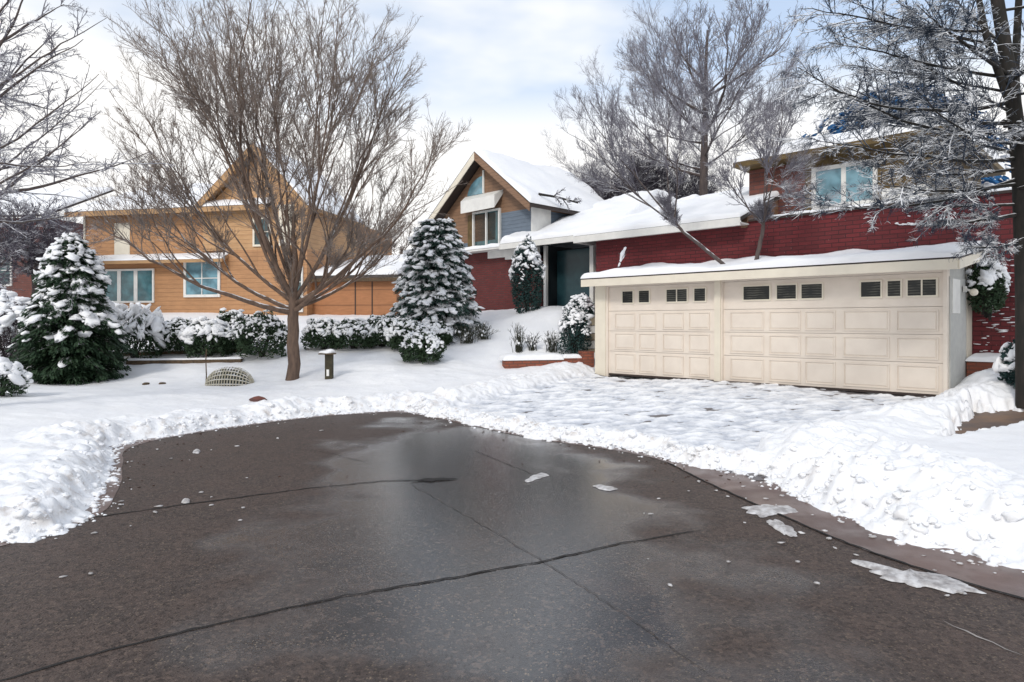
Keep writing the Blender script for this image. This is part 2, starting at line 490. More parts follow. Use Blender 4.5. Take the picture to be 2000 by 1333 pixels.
thin = wd * (1 - lip) * np.clip(.62 - 1.1 * ft, 0, 1) * sstep(0, .8, s_out)
a2_.data.foreach_set('value', thin.ravel()[used].astype(np.float32))
at_ = ground.data.attributes.new('dirt', 'FLOAT', 'POINT')
at_.data.foreach_set('value', dirt.ravel()[used].astype(np.float32))

_ix = lambda x: np.clip(np.searchsorted(XS, x), 0, len(XS) - 1)
_iy = lambda y: np.clip(np.searchsorted(YS, y), 0, len(YS) - 1)
def zs(x, y): return float(Z[_iy(y), _ix(x)])

# road sheet
def m_asphalt():
    t = NT('wet_asphalt'); s = t.sep()
    gx = t.math('DIVIDE', t.math('SUBTRACT', s['X'], t.math('ADD', -.35, t.math('MULTIPLY', t.math('SUBTRACT', s['Y'], 6.0), -.16))), 1.9); gy = t.math('DIVIDE', t.math('SUBTRACT', s['Y'], 6.4), 5.2)
    rr = t.math('SQRT', t.math('ADD', t.math('MULTIPLY', gx, gx), t.math('MULTIPLY', gy, gy)))
    big = t.noise(.75, 3, .5); mid = t.noise(2.6, 4, .55)
    w = t.math('SUBTRACT', t.math('ADD', t.math('MULTIPLY', big, 1.5), t.math('MULTIPLY', mid, .22)), rr)
    wet = t.rng(w, -.20, .28)
    v = t.n.new('ShaderNodeTexVoronoi'); v.inputs['Scale'].default_value = 80
    t.link(t.tc.outputs['Object'], v.inputs['Vector'])
    sp = t.n.new('ShaderNodeSeparateColor'); t.link(v.outputs['Color'], sp.inputs['Color'])
    dry = t.mix(t.rng(mid, .3, .7), (.115, .083, .070), (.088, .067, .059))
    wetc = t.mix(t.rng(mid, .3, .7), (.046, .042, .042), (.034, .034, .037))
    c = t.mix(wet, dry, wetc)
    c = t.mix(t.rng(t.noise(160, 3, .7), .35, .7, 0, .6), c, (.018, .015, .014))
    v2 = t.n.new('ShaderNodeTexVoronoi'); v2.inputs['Scale'].default_value = 46; t.link(t.tc.outputs['Object'], v2.inputs['Vector'])
    sp2 = t.n.new('ShaderNodeSeparateColor'); t.link(v2.outputs['Color'], sp2.inputs['Color'])
    c = t.mix(t.rng(sp2.outputs['Blue'], .45, 1., 0, .5), c, (.016, .013, .012))
    c = t.mix(t.rng(sp2.outputs['Red'], .70, 1., 0, .5), c, (.15, .11, .09))
    speck = t.math('MULTIPLY', t.rng(sp.outputs['Red'], .84, .92), t.rng(v.outputs['Distance'], .55, .3))
    c = t.mix(t.math('MULTIPLY', speck, t.rng(mid, .35, .65, .15, .7)), c, (.26, .20, .14))
    edge = t.rng(t.noise(1.4, 4), .55, .72, 0, .35)
    c = t.mix(edge, c, (.085, .058, .050))
    t.color(c)
    grit = t.noise(95, 2, .6)
    rg = t.math('ADD', t.rng(wet, 0, 1, .52, .10), t.math('MULTIPLY', t.rng(grit, .5, .68), .16))
    t.rough(rg)
    t.link(t.rng(wet, 0, 1, .16, 1.0), t.p.inputs['Specular IOR Level'])
    b = t.n.new('ShaderNodeBump'); b.inputs['Distance'].default_value = .006
    t.link(t.rng(wet, 0, 1, .85, .13), b.inputs['Strength'])
    pit = t.rng(sp.outputs['Green'], .86, .95)
    t.link(t.math('ADD', t.math('ADD', t.noise(90, 4, .7), t.math('MULTIPLY', v.outputs['Distance'], .8)), t.math('MULTIPLY', pit, t.math('MULTIPLY', t.rng(v.outputs['Distance'], .5, .1), -3.0))), b.inputs['Height'])
    t.link(b.outputs['Normal'], t.p.inputs['Normal'])
    return t.m
road = obj('road', [(-60, -40, 0), (60, -40, 0), (60, 16, 0), (-60, 16, 0)], [[(0, 1, 2, 3)]], m_asphalt())
tag(road, 'wet brown asphalt cul-de-sac street with dark cracks', 'road', None, 'structure')

def strip(pts, w, z, rng, wj=.5, jit=.006, sub=.06):
    """flat ragged ribbon along a polyline on the ground"""
    P = [np.array(pts[0], float)]
    for a, b in zip(pts, pts[1:]):
        a = np.array(a, float); b = np.array(b, float); n = max(1, int(np.linalg.norm(b - a) / sub))
        P += [a + (b - a) * (i + 1) / n for i in range(n)]
    P = np.array(P); T = np.gradient(P, axis=0); T /= np.linalg.norm(T, axis=1)[:, None] + 1e-9
    N = np.stack([-T[:, 1], T[:, 0]], 1)
    P = P + N * (rng.randn(len(P), 1) * jit)
    ww = w / 2 * (1 + wj * rng.uniform(-1, 1, (len(P), 2)))
    tp = np.minimum(1, np.minimum(np.arange(len(P)), np.arange(len(P))[::-1]) / 3 + .15)
    Lp = P + N * (ww[:, :1] * tp[:, None]); Rp = P - N * (ww[:, 1:] * tp[:, None])
    V = np.concatenate([np.c_[Lp, np.full(len(P), z)], np.c_[Rp, np.full(len(P), z)]]); n = len(P)
    F = [(i, n + i, n + i + 1, i + 1) for i in range(n - 1)]
    return V, F
RNG = np.random.RandomState(3)
M_TAR = m_plain('crack_tar', (.014, .012, .011), None, 20, .75)
M_TAR2 = m_plain('hairline_crack', (.042, .034, .031), None, 20, .7)
for pts, w, m in (([(150, 1016), (370, 985), (600, 955), (750, 940), (890, 937)], .022, M_TAR),
                  ([(-40, 1342), (180, 1280), (400, 1225), (650, 1170), (850, 1135), (1060, 1097), (1200, 1065), (1370, 1037)], .018, M_TAR),
                  ([(800, 945), (950, 1030), (1060, 1097), (1250, 1220), (1400, 1330)], .0045, M_TAR2),
                  ([(925, 880), (1050, 930)], .010, M_TAR2),
                  ([(560, 875), (640, 885), (720, 905)], .010, M_TAR2)):
    V, F = strip([gnd(*p) for p in pts], w, .005, RNG)
    obj('crack', V, [F], m, road)
V, F = strip([gnd(*p) for p in ((800, 942), (850, 938), (895, 936))], .10, .009, RNG, .7)
obj('tar_patch', V, [F], M_TAR, road)
V, F = strip([gnd(*p) for p in ((1840, 1215), (1910, 1245), (1995, 1282))], .012, .005, RNG, .6)
obj('paint_mark', V, [F], m_plain('faded_paint', (.35, .32, .30), None, 20, .7), road)

# concrete gutter pan along the edge
def gutter():
    t = NT('gutter_concrete')
    c = t.mix(t.rng(t.noise(1.5, 4), .3, .7), (.165, .108, .092), (.115, .077, .066))
    c = t.mix(t.rng(t.noise(9, 4, .6), .55, .75, 0, .6), c, (.075, .040, .030))
    c = t.mix(t.rng(t.noise(180, 2), .6, .7, 0, .5), c, (.05, .04, .04))
    t.color(c).rough(t.rng(t.noise(2, 3), .35, .65, .28, .55)).bump(t.noise(120, 3), .35, .005)
    wl_ = lambda p: .08 + .44 * float(sstep(1.7, 2.5, np.array(p[0]))) * (1 if p[1] < 8 else 0)
    P = []
    for a, b in zip(EDGE[1:-1], EDGE[2:]):
        n = max(1, int(np.linalg.norm(b - a) / .12)); P += [a + (b - a) * i / n for i in range(n)]
    P = np.array(P); k = np.ones(9) / 9
    P = np.stack([np.convolve(np.pad(P[:, i], 4, 'edge'), k, 'valid') for i in (0, 1)], 1)
    T = np.gradient(P, axis=0); T /= np.linalg.norm(T, axis=1)[:, None]
    N = np.stack([T[:, 1], -T[:, 0]], 1)      # towards the road
    j = .02 * fbm(P[:, 0] * 2, P[:, 1] * 2, 2)
    ww = np.array([wl_(p) for p in P]) + j
    A = P - N * .8; B = P + N * ww[:, None]; n = len(P)
    V = np.concatenate([np.c_[A, np.full(n, .004)], np.c_[B, np.full(n, .004)]])
    o = obj('gutter', V, [[(i, n + i, n + i + 1, i + 1) for i in range(n - 1)]], t.m)
    tag(o, 'pinkish brown concrete gutter strip between the asphalt and the snow', 'gutter', None, 'structure')
    V, F = strip([B[i] for i in range(0, n, 3) if B[i][0] > 1.75 and B[i][1] < 8], .022, .008, RNG, .6, .004)
    obj('joint', V, [F], M_TAR, o)
gutter()

# driveway sheet and bare path under the snow
def sheet(name, poly, m, dz, pad, label, cat, step=.12):
    lo, hi = poly.min(0) - .4, poly.max(0) + .4
    xs, ys = np.arange(lo[0], hi[0], step), np.arange(lo[1], hi[1], step)
    x, y = np.meshgrid(xs, ys); d = sdist(x, y, poly)
    so = -sdist(x, y, STREET)
    z = np.maximum(zbase(x, y), 0) * sstep(0, .5, so) + dz
    ii = np.arange(x.size).reshape(x.shape)
    k = (d[:-1, :-1] > -pad) & (d[1:, 1:] > -pad) & (so[:-1, :-1] > -.05) & (so[1:, 1:] > -.05)
    f = np.stack([ii[:-1, :-1], ii[:-1, 1:], ii[1:, 1:], ii[1:, :-1]], -1)[k]
    o = obj(name, np.stack([x, y, z], -1).reshape(-1, 3), [f], m, None, True)
    return tag(o, label, cat, None, 'structure')
sheet('driveway', DRIVE, m_plain('drive_concrete', (.17, .155, .155), (.11, .10, .105), 4, .5, .2), .008, .25,
      'grey driveway showing through thin trodden snow before the garage', 'driveway')
sheet('path', PATHP, m_plain('bare_path', (.19, .115, .07), (.10, .075, .065), 2.5, .6, .3), -.015, .35,
      'bare brown path melted clear beside the garage', 'path')
sheet('bare_ground', BARE2, m_plain('bare_earth', (.12, .085, .065), (.08, .06, .05), 3, .6, .3), -.012, .35,
      'small bare brown patch at the foot of the garage corner', 'ground', .08)

# ------------------------------------------------------------------ blobs (snow lumps, vectorised)
import bmesh
def ico(sub):
    bm = bmesh.new(); bmesh.ops.create_icosphere(bm, subdivisions=sub, radius=1)
    V = np.array([v.co[:] for v in bm.verts]); F = np.array([[v.index for v in f.verts] for f in bm.faces]); bm.free()
    return V, F
ICO = {1: ico(1), 2: ico(2), 3: ico(3)}
def blobs(C, S, rng, sub=1, rough=.25, axis_dir=None):
    """C (n,3) centres, S (n,3) half sizes; axis_dir (n,3) long axis for the first size"""
    V, F = ICO[sub]; n = len(C); C = np.asarray(C, float); S = np.asarray(S, float)
    k = rng.uniform(2, 4.2, (n, 3, 3)) * rng.choice([-1, 1], (n, 3, 3)); ph = rng.uniform(0, 6.3, (n, 3))
    d = np.sin(np.einsum('vj,nij->nvi', V, k) + ph[:, None, :]).sum(-1) / 3
    W = V[None] * (1 + rough * d)[..., None] * S[:, None, :]
    if axis_dir is None:
        a = rng.uniform(0, 6.3, n); ax = np.stack([np.cos(a), np.sin(a), 0 * a], 1)
    else:
        ax = axis_dir / (np.linalg.norm(axis_dir, axis=1)[:, None] + 1e-9)
    up = np.tile([0, 0, 1.], (n, 1)); sd = np.cross(up, ax); sd /= np.linalg.norm(sd, axis=1)[:, None] + 1e-9
    uu = np.cross(ax, sd)
    P = W[..., :1] * ax[:, None] + W[..., 1:2] * sd[:, None] + W[..., 2:] * uu[:, None] + C[:, None]
    Fc = (F[None] + (np.arange(n) * len(V))[:, None, None]).reshape(-1, 3)
    return P.reshape(-1, 3), Fc

# loose clods along the plowed edge
def clods():
    rng = np.random.RandomState(11); C = []; S = []
    seg = np.concatenate([[0], np.cumsum(np.linalg.norm(np.diff(EDGE, axis=0), axis=1))])
    for i in range(2400):
        s = rng.uniform(seg[1], seg[-2]); j = np.searchsorted(seg, s) - 1
        t = (s - seg[j]) / (seg[j + 1] - seg[j]); a, b = EDGE[j], EDGE[j + 1]; p = a + (b - a) * t
        T = (b - a) / np.linalg.norm(b - a); N = np.array([-T[1], T[0]])
        rt = float(sstep(2.3, 3.4, np.array(p[0])))
        off = abs(rng.normal(0, .20 + .38 * rt)) - .05 if rng.rand() < .93 else -abs(rng.normal(0, .12))
        pos = p + N * off
        z = max(zs(*pos), 0); r = min(.05, .006 + rng.gamma(1.1, .009)) * (1 + .25 * rt)
        if rng.rand() < .008 and off > .1: r = rng.uniform(.05, .09)
        if off < 0: r *= .6
        C.append((pos[0], pos[1], z + r * .05)); S.append((r * rng.uniform(.9, 1.4), r, r * rng.uniform(.6, .9)))
    V, F = blobs(np.array(C), np.array(S), rng, 2, .5)
    o = obj('snow_clods', V, [F], M_SNOW, None, True)
    tag(o, 'loose lumps of plowed snow strewn along the edge of the road', 'snow clods', None, 'stuff')
clods()

def snow_patch(px, label, th=.02, seed=0):
    rng = np.random.RandomState(seed)
    P = np.array([gnd(*p) for p in px]); Q = []
    for a, b in zip(P, np.roll(P, -1, 0)):
        n = max(2, int(np.linalg.norm(b - a) / .02)); Q += [a + (b - a) * i / n for i in range(n)]
    Q = np.array(Q); c = Q.mean(0); k = np.ones(5) / 5
    Q = np.stack([np.convolve(np.r_[Q[-2:, i], Q[:, i], Q[:2, i]], k, 'valid') for i in (0, 1)], 1)
    Q = c + (Q - c) * (1 + .34 * fbm(Q[:, :1] * 11 + seed, Q[:, 1:] * 11, 4))
    n = len(Q); V = []; rings = (1.0, .93, .8, .55, .25)
    for i, f in enumerate(rings):
        p = c + (Q - c) * f
        h = th * (1 - f ** 3) * (.8 + .6 * fbm(p[:, 0] * 16, p[:, 1] * 16, 3)) + (0.001 if i == 0 else .006)
        V.append(np.c_[p, np.maximum(h, .001)])
    V = np.concatenate(V + [[[c[0], c[1], th]]]) - np.array([c[0], c[1], 0])
    q = [(i * n + j, i * n + (j + 1) % n, (i + 1) * n + (j + 1) % n, (i + 1) * n + j) for i in range(len(rings) - 1) for j in range(n)]
    k0 = (len(rings) - 1) * n
    t = [(k0 + j, k0 + (j + 1) % n, len(rings) * n) for j in range(n)]
    o = obj('snow_patch', V, [q, t], M_SLUSH, None, True)
    o.location = (c[0], c[1], .003)
    tag(o, label, 'snow patch', 'leftover snow patches on the asphalt')
M_SLUSH = m_plain('slush', (.66, .65, .65), (.30, .28, .275), 16, .3, .8, 5, .5, 40)
snow_patch([(1460, 992), (1500, 988), (1545, 990), (1558, 998), (1530, 1006), (1490, 1010), (1466, 1004)], 'thin round grey patch of melting snow nearest the plowed bank', .016, 1)
snow_patch([(1488, 1012), (1520, 1018), (1540, 1028), (1560, 1045), (1545, 1055), (1525, 1042), (1505, 1028)], 'narrow ragged slush streak just below the round snow patch', .016, 2)
snow_patch([(1665, 1099), (1690, 1100), (1735, 1122), (1765, 1117), (1800, 1118), (1840, 1130), (1880, 1140), (1912, 1160), (1880, 1160), (1820, 1152), (1765, 1142), (1735, 1135), (1700, 1118)], 'longest ragged slush patch with a thin tail beside the gutter crack', .026, 3)
snow_patch([(1026, 940), (1045, 928), (1070, 924), (1074, 930), (1050, 937), (1032, 944)], 'curved white sliver of snow in the middle of the road', .012, 4)
snow_patch([(1158, 950), (1180, 949), (1210, 957), (1200, 961), (1170, 957)], 'small flat dull slush sliver on the brown asphalt mid road', .008, 5)
snow_patch([(352, 982), (360, 975), (370, 976), (374, 983), (362, 987)], 'small white snow lump sitting on the upper road crack', .03, 6)
snow_patch([(376, 883), (384, 879), (392, 882), (388, 887), (378, 887)], 'tiny white snow lump on the dark road below the left bank', .025, 7)

def crumbs(name, n, m, label, cat, smin, smax, seed, box):
    rng = np.random.RandomState(seed); C = []; S = []
    while len(C) < n:
        u = rng.uniform(box[0], box[1]); v = rng.uniform(box[2], box[3]); p = gnd(u, v)
        so = -sdist(np.array([p[0]]), np.array([p[1]]), STREET)[0]
        if so > 0 or rng.rand() > math.exp(so / .5): continue
        r = rng.uniform(smin, smax); C.append((p[0], p[1], .004 + r * .25)); S.append((r * rng.uniform(1, 2), r, r * .4))
    V, F = blobs(np.array(C), np.array(S), rng, 1, .4)
    tag(obj(name, V, [F], m, None, True), label, cat, None, 'stuff')
crumbs('snow_crumbs', 90, M_SLUSH, 'scattered crumbs of slush on the road near the snow bank', 'slush crumbs', .005, .022, 5, (100, 1990, 815, 1180))
crumbs('dirt', 110, m_plain('brown_grit', (.09, .045, .03), (.05, .03, .02), 20, .9), 'brown grit and leaf bits along the edge of the road', 'dirt', .004, .013, 6, (200, 1500, 812, 960))

# ------------------------------------------------------------------ building helpers
def snow_slab(mb, c00, c10, c11, c01, th, nx=40, ny=14, seed=0, over=.0, edge=None):
    """a rounded blanket of snow on a quad (c00-c10 = front edge)"""
    c00, c10, c11, c01 = (np.array(c, float) for c in (c00, c10, c11, c01))
    u, v = np.meshgrid(np.linspace(0, 1, nx + 1), np.linspace(0, 1, ny + 1))
    # denser rows near the edges
    u = .5 - .5 * np.cos(np.pi * u); v = .5 - .5 * np.cos(np.pi * v)
    P = (c00 * ((1 - u) * (1 - v))[..., None] + c10 * (u * (1 - v))[..., None] + c11 * (u * v)[..., None] + c01 * ((1 - u) * v)[..., None])
    Lx = np.linalg.norm(c10 - c00); Ly = np.linalg.norm(c01 - c00)
    dist = np.minimum(np.minimum(u, 1 - u) * Lx, np.minimum(v, 1 - v) * Ly)
    k = np.clip(dist / (th * .9), 0, 1); h = th * np.sqrt(1 - (1 - k) ** 2)
    h = h * (.9 + .5 * fbm(P[..., 0] * .8 + seed, P[..., 1] * .8 + P[..., 2], 4))
    fr = over * (1 + 1.1 * fbm(u * Lx * 1.3 + seed, v * 0, 3)) * np.exp(-(v * Ly / .2) ** 2)
    nrm = (c00 - c01) / Ly
    top = P + np.array([0, 0, 1.]) * h[..., None] + nrm * (fr * np.clip(k * 1.2, 0, 1))[..., None]
    n = P.shape[0] * P.shape[1]
    ii = np.arange(n).reshape(P.shape[:2])
    q = np.stack([ii[:-1, :-1], ii[:-1, 1:], ii[1:, 1:], ii[1:, :-1]], -1).reshape(-1, 4)
    bot = [c00, c10, c11, c01]
    mb.add(np.concatenate([top.reshape(-1, 3), bot]), np.concatenate([q, [[n + 3, n + 2, n + 1, n]]]))
    return mb

def window(par, x0, x1, z0, z1, y, cols=2, rows=1, fw=.07, frame=None, glass=None, name='window', proud=.05, bars=.03):
    """frame with its panes, facing -y of the parent"""
    b = MB()
    b.box(x0, x0 + fw, y - proud, y + .02, z0, z1).box(x1 - fw, x1, y - proud, y + .02, z0, z1)
    b.box(x0 + fw, x1 - fw, y - proud, y + .02, z1 - fw, z1).box(x0 + fw, x1 - fw, y - proud - .012, y + .02, z0, z0 + fw)
    for i in range(1, cols):
        x = x0 + fw + (x1 - x0 - 2 * fw) * i / cols; b.box(x - bars / 2, x + bars / 2, y - proud + .012, y - .005, z0 + fw, z1 - fw)
    for j in range(1, rows):
        z = z0 + fw + (z1 - z0 - 2 * fw) * j / rows; b.box(x0 + fw, x1 - fw, y - proud + .014, y - .004, z - bars / 2, z + bars / 2)
    w = b.build(name, frame or M_WHITE, par)
    MB().box(x0 + fw * .9, x1 - fw * .9, y - .012, y - .006, z0 + fw * .9, z1 - fw * .9).build('pane', glass or M_GLASS, w)
    return w

# ------------------------------------------------------------------ garage
def gx(u, y=0.0):
    k = (u - 1000) / FPX; ox, oy = GA + GM * y
    return (k * oy - ox) / (GD[0] - GD[1] * k)
GROT = math.atan2(GD[1], GD[0])
def garage():
    L = 7.12; g = thing('garage', 'cream garage with panelled doors and a snowy lean-to roof', 'garage', (GA[0], GA[1], 0), GROT)
    z0 = GZ - .25; zt = 2.50; dh = 2.42
    dx = [(gx(1187), gx(1394)), (gx(1411), L - .06)]
    w = MB()
    # front wall pieces around the doors
    w.box(0, dx[0][0], 0, .16, z0, zt).box(dx[0][1], dx[1][0], 0, .16, z0, zt).box(dx[1][1], L, 0, .16, z0, zt)
    w.box(dx[0][0], dx[0][1], .002, .16, dh, zt).box(dx[1][0], dx[1][1], .002, .16, dh, zt)
    w.build('wall', M_CREAM, g)
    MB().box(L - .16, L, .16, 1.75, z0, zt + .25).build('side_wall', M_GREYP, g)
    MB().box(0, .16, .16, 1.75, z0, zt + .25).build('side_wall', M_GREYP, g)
    # corner boards and the post between the doors
    MB().box(-.02, dx[0][0] - .05, -.022, 0, z0, zt).build('corner_board', M_CREAM2, g)
    MB().box(dx[0][1] + .03, dx[1][0] - .03, -.03, 0, z0, zt).build('door_post', M_CREAM2, g)
    MB().box(L, L + .022, 1.35, 1.75, z0, zt + .2).build('corner_board', M_CREAM2, g)
    # side door leaf / grey panel on the right flank with its white upper light
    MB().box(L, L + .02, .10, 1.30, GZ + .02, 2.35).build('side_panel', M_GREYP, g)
    MB().box(L + .02, L + .035, .2, .75, 1.75, 2.32).build('side_light', M_WHITE, g)

    def door(x0, x1, cols, wins):
        b = MB(); y = .05; zz = [GZ + .03, .93, 1.40, 1.86, dh]
        for a, c in zip(zz, zz[1:]): b.box(x0, x1, y, y + .05, a + .004, c - .004)
        b.box(x0, x1, y + .045, y + .06, zz[0], zz[-1])
        def panel(p0, p1, a, c):
            i, o = .032, .018
            f0 = [(p0, y - .001, a), (p1, y - .001, a), (p1, y - .001, c), (p0, y - .001, c)]
            # moulded rim then a raised field
            r = .018
            b.box(p0, p1, y - o, y - .001, c - r, c).box(p0, p1, y - o, y - .001, a, a + r)
            b.box(p0, p0 + r, y - o, y - .001, a + r, c - r).box(p1 - r, p1, y - o, y - .001, a + r, c - r)
            k = r + i
            b.hexa([(p0 + k - .02, y - .001, a + k - .02), (p1 - k + .02, y - .001, a + k - .02), (p1 - k + .02, y - .001, c - k + .02), (p0 + k - .02, y - .001, c - k + .02)][::-1],
                   [(p0 + k, y - .012, a + k), (p1 - k, y - .012, a + k), (p1 - k, y - .012, c - k), (p0 + k, y - .012, c - k)][::-1])
        for a, c in zip(zz[:3], zz[1:4]):
            for p0, p1 in cols: panel(p0, p1, a + .05, c - .05)
        d = b.build('garage_door', M_CREAM, g)
        MB().box(x0, x1, y - .006, y + .04, GZ - .01, GZ + .033).build('door_seal', M_DARK, d)
        for p0, p1, n in wins:
            wz0, wz1 = 2.02, 2.335
            f = MB(); r = .028
            f.box(p0, p1, y - .02, y - .001, wz1 - r, wz1).box(p0, p1, y - .02, y - .001, wz0, wz0 + r)
            f.box(p0, p0 + r, y - .02, y - .001, wz0 + r, wz1 - r).box(p1 - r, p1, y - .02, y - .001, wz0 + r, wz1 - r)
            for i in range(1, n):
                x = p0 + (p1 - p0) * i / n; f.box(x - .012, x + .012, y - .018, y - .001, wz0 + r, wz1 - r)
            fo = f.build('window', M_CREAM2, d)
            MB().box(p0 + r * .8, p1 - r * .8, y - .009, y - .003, wz0 + r * .8, wz1 - r * .8).build('pane', M_DOORGL, fo)
            for j in range(3):
                pass
    G_ = lambda us: [(gx(a), gx(b)) for a, b in us]
    door(*dx[0], G_([(1199, 1238), (1246, 1279), (1292, 1333), (1343, 1384)]),
         [(gx(1212), gx(1236), 1), (gx(1244), gx(1268), 1), (gx(1298), gx(1342), 2), (gx(1352), gx(1378), 1)])
    door(*dx[1], G_([(1424, 1490), (1500, 1562), (1570, 1630), (1645, 1736), (1749, 1832)]),
         [(gx(1448), gx(1504), 1), (gx(1513), gx(1556), 1), (gx(1561), gx(1607), 1), (gx(1677), gx(1722), 1), (gx(1729), gx(1761), 1), (gx(1768), gx(1831), 2)])
    # lean-to roof, fascia, soffit and gutter
    xo0, xo1, yf, yb, zf, zbk = -.14, L + .22, -.38, 1.75, 2.56, 2.86
    r = MB()
    r.hexa([(xo0, yf, zf), (xo1, yf, zf), (xo1, yb, zbk), (xo0, yb, zbk)], [(xo0, yf, zf + .06), (xo1, yf, zf + .06), (xo1, yb, zbk + .06), (xo0, yb, zbk + .06)])
    r.build('roof', M_DARK, g)
    f = MB()
    f.box(xo0, xo1, yf - .025, yf, zf - .13, zf + .035)
    f.hexa([(xo1, yf, zf - .13), (xo1 + .022, yf, zf - .13), (xo1 + .022, yb, zbk - .13), (xo1, yb, zbk - .13)],
           [(xo1, yf, zf + .03), (xo1 + .022, yf, zf + .03), (xo1 + .022, yb, zbk + .03), (xo1, yb, zbk + .03)])
    f.build('fascia', M_CREAM2, g)
    MB().box(xo0 + .02, xo1 - .02, yf, .0, zt - .035, zt - .005).build('soffit', M_CREAM, g)
    s = MB(); snow_slab(s, (xo0 - .02, yf - .02, zf + .063), (xo1 + .03, yf - .02, zf + .063), (xo1 + .03, yb, zbk + .063), (xo0 - .02, yb, zbk + .063), .13, 110, 26, 3, .05)
    s.build('roof_snow', M_SNOW, g, True)
    # round floodlight on the right flank
    l = MB(); l.box(L + .035, L + .075, .95, 1.05, 2.12, 2.22)
    l.bar((L + .07, 1.0, 2.17), (L + .16, .93, 2.13), .03, .03)
    lo = l.build('wall_lamp', M_WHITE, g)
    V, F = blobs(np.array([(L + .2, .90, 2.11)]), np.array([(.065, .065, .065)]), np.random.RandomState(1), 2, .02)
    obj('lamp_head', V, [F], M_CREAM2, lo, True)
garage()

# ------------------------------------------------------------------ red house behind the garage
def red_house():
    h = thing('brick_house', 'red shingled house with snowy roofs rising behind the cream garage', 'house', (GA[0], GA[1], 0), GROT)
    y0 = 1.755; xl, xr = -1.36, 7.80; zt = 3.86
    w = MB().box(xl, xr - .0, y0, y0 + .2, GZ - .4, zt).box(xr - .2, xr, y0 + .2, 9, GZ - .4, zt).box(xl, xl + .2, y0 + .2, 9, GZ - .4, zt)
    w.build('wall', M_REDB, h)
    # low snowy hip roof on the left
    hx1 = 2.95; ov = .42; e0, e1 = xl - ov, hx1
    yE = y0 - ov; yR = 4.6; zE, zR = zt - .02, 5.05
    r = MB()
    r.hexa([(e0, yE, zE), (e1, yE, zE), (e1, yR, zR), (e0 + 1.9, yR, zR)], [(e0, yE, zE + .08), (e1, yE, zE + .08), (e1, yR, zR + .08), (e0 + 1.9, yR, zR + .08)])
    r.hexa([(e0, 7.8, zE), (e0, yE, zE), (e0 + 1.9, yR, zR), (e0 + 1.9, yR + .3, zR)], [(e0, 7.8, zE + .08), (e0, yE, zE + .08), (e0 + 1.9, yR, zR + .08), (e0 + 1.9, yR + .3, zR + .08)])
    r.build('roof', M_ROOF, h)
    MB().box(e0, e1, yE - .025, yE - .001, zE - .10, zE + .075).box(e0 - .025, e0 - .001, yE, 7.8, zE - .10, zE + .075).build('fascia', M_WHITE, h)
    MB().box(e0, e1, yE, y0 - .002, zE - .05, zE - .02).build('soffit', M_WHITE, h)
    s = MB(); snow_slab(s, (e0 - .02, yE - .02, zE + .083), (e1, yE - .02, zE + .083), (e1, yR, zR + .083), (e0 + 1.9, yR, zR + .083), .13, 60, 30, 8, .04)
    snow_slab(s, (e0 - .02, 7.8, zE + .083), (e0 - .02, yE, zE + .083), (e0 + 1.9, yR, zR + .083), (e0 + 1.9, yR + .3, zR + .083), .15, 30, 20, 9, .03)
    s.build('roof_snow', M_SNOW, h, True)
    MB().hexa([(e1 - .18, y0 - .02, zE - .1), (e1 - .03, y0 - .02, zE - .1), (e1 - .03, yR, zE - .1), (e1 - .18, yR, zE - .1)],
              [(e1 - .18, y0 - .02, zE + .16), (e1 - .03, y0 - .02, zE + .16), (e1 - .03, yR, zR - .01), (e1 - .18, yR, zR - .01)]).build('cheek_wall', M_BROWNSID, h)
    # ledge in front of the upper storey
    MB().box(e1 + .01, xr + .12, y0 - .05, 3.4, zt, zt + .05).build('ledge', M_DARK, h)
    s = MB(); snow_slab(s, (e1, y0 + .25, zt + .052), (xr + .05, y0 + .25, zt + .052), (xr + .05, 3.38, zt + .24), (e1, 3.38, zt + .24), .09, 60, 14, 12, .02)
    s.build('ledge_snow', M_SNOW, h, True)
    # upper storey
    yu = 3.4; ux0, ux1 = 2.2, 6.15; ze = 5.42
    MB().box(ux0, ux1, yu, 8.4, zt - .1, ze).build('upper_wall', M_OLIVE, h)
    MB().box(ux0 - .012, 3.55, yu - .015, yu, zt + .1, ze - .03).build('brick_panel', M_DECAYB, h)
    window(h, 3.72, 5.12, 4.22, 5.20, yu, 2, 1, .09, M_WHITE, M_GLASS_B, bars=.10)
    MB().box(5.2, ux1 - .05, yu - .012, yu, zt + .15, 4.5).build('white_panel', M_WHITE, h)
    o = .5
    MB().box(ux0 - .2, ux1 + o, yu - o, 8.6, ze, ze + .12).build('upper_eave', M_OLIVE, h)
    c = (ux0 - .2, yu - o, ze + .122), (ux1 + o, yu - o, ze + .122), (ux1 + .2, 5.5, ze + .85), (ux0 + .6, 5.5, ze + .85)
    s = MB(); snow_slab(s, *c, .20, 50, 20, 21, .04)
    snow_slab(s, (ux1 + o, yu - o, ze + .122), (ux1 + o, 8.6, ze + .122), (ux1 + .2, 6.5, ze + .85), (ux1 + .2, 5.5, ze + .85), .18, 30, 14, 22, .03)
    s.build('upper_roof_snow', M_SNOW, h, True)
    MB().hexa([(ux0 - .2, yu - o, ze + .12), (ux1 + o, yu - o, ze + .12), (ux1 + .2, 5.5, ze + .845), (ux0 + .6, 5.5, ze + .845)],
              [(ux0 - .2, 8.6, ze + .12), (ux1 + o, 8.6, ze + .12), (ux1 + .2, 6.5, ze + .845), (ux0 + .6, 6.5, ze + .845)]).build('upper_roof', M_ROOF, h)
    # snow caught on the shingles of the wall
    rng = np.random.RandomState(9); C = []; S = []; A = []
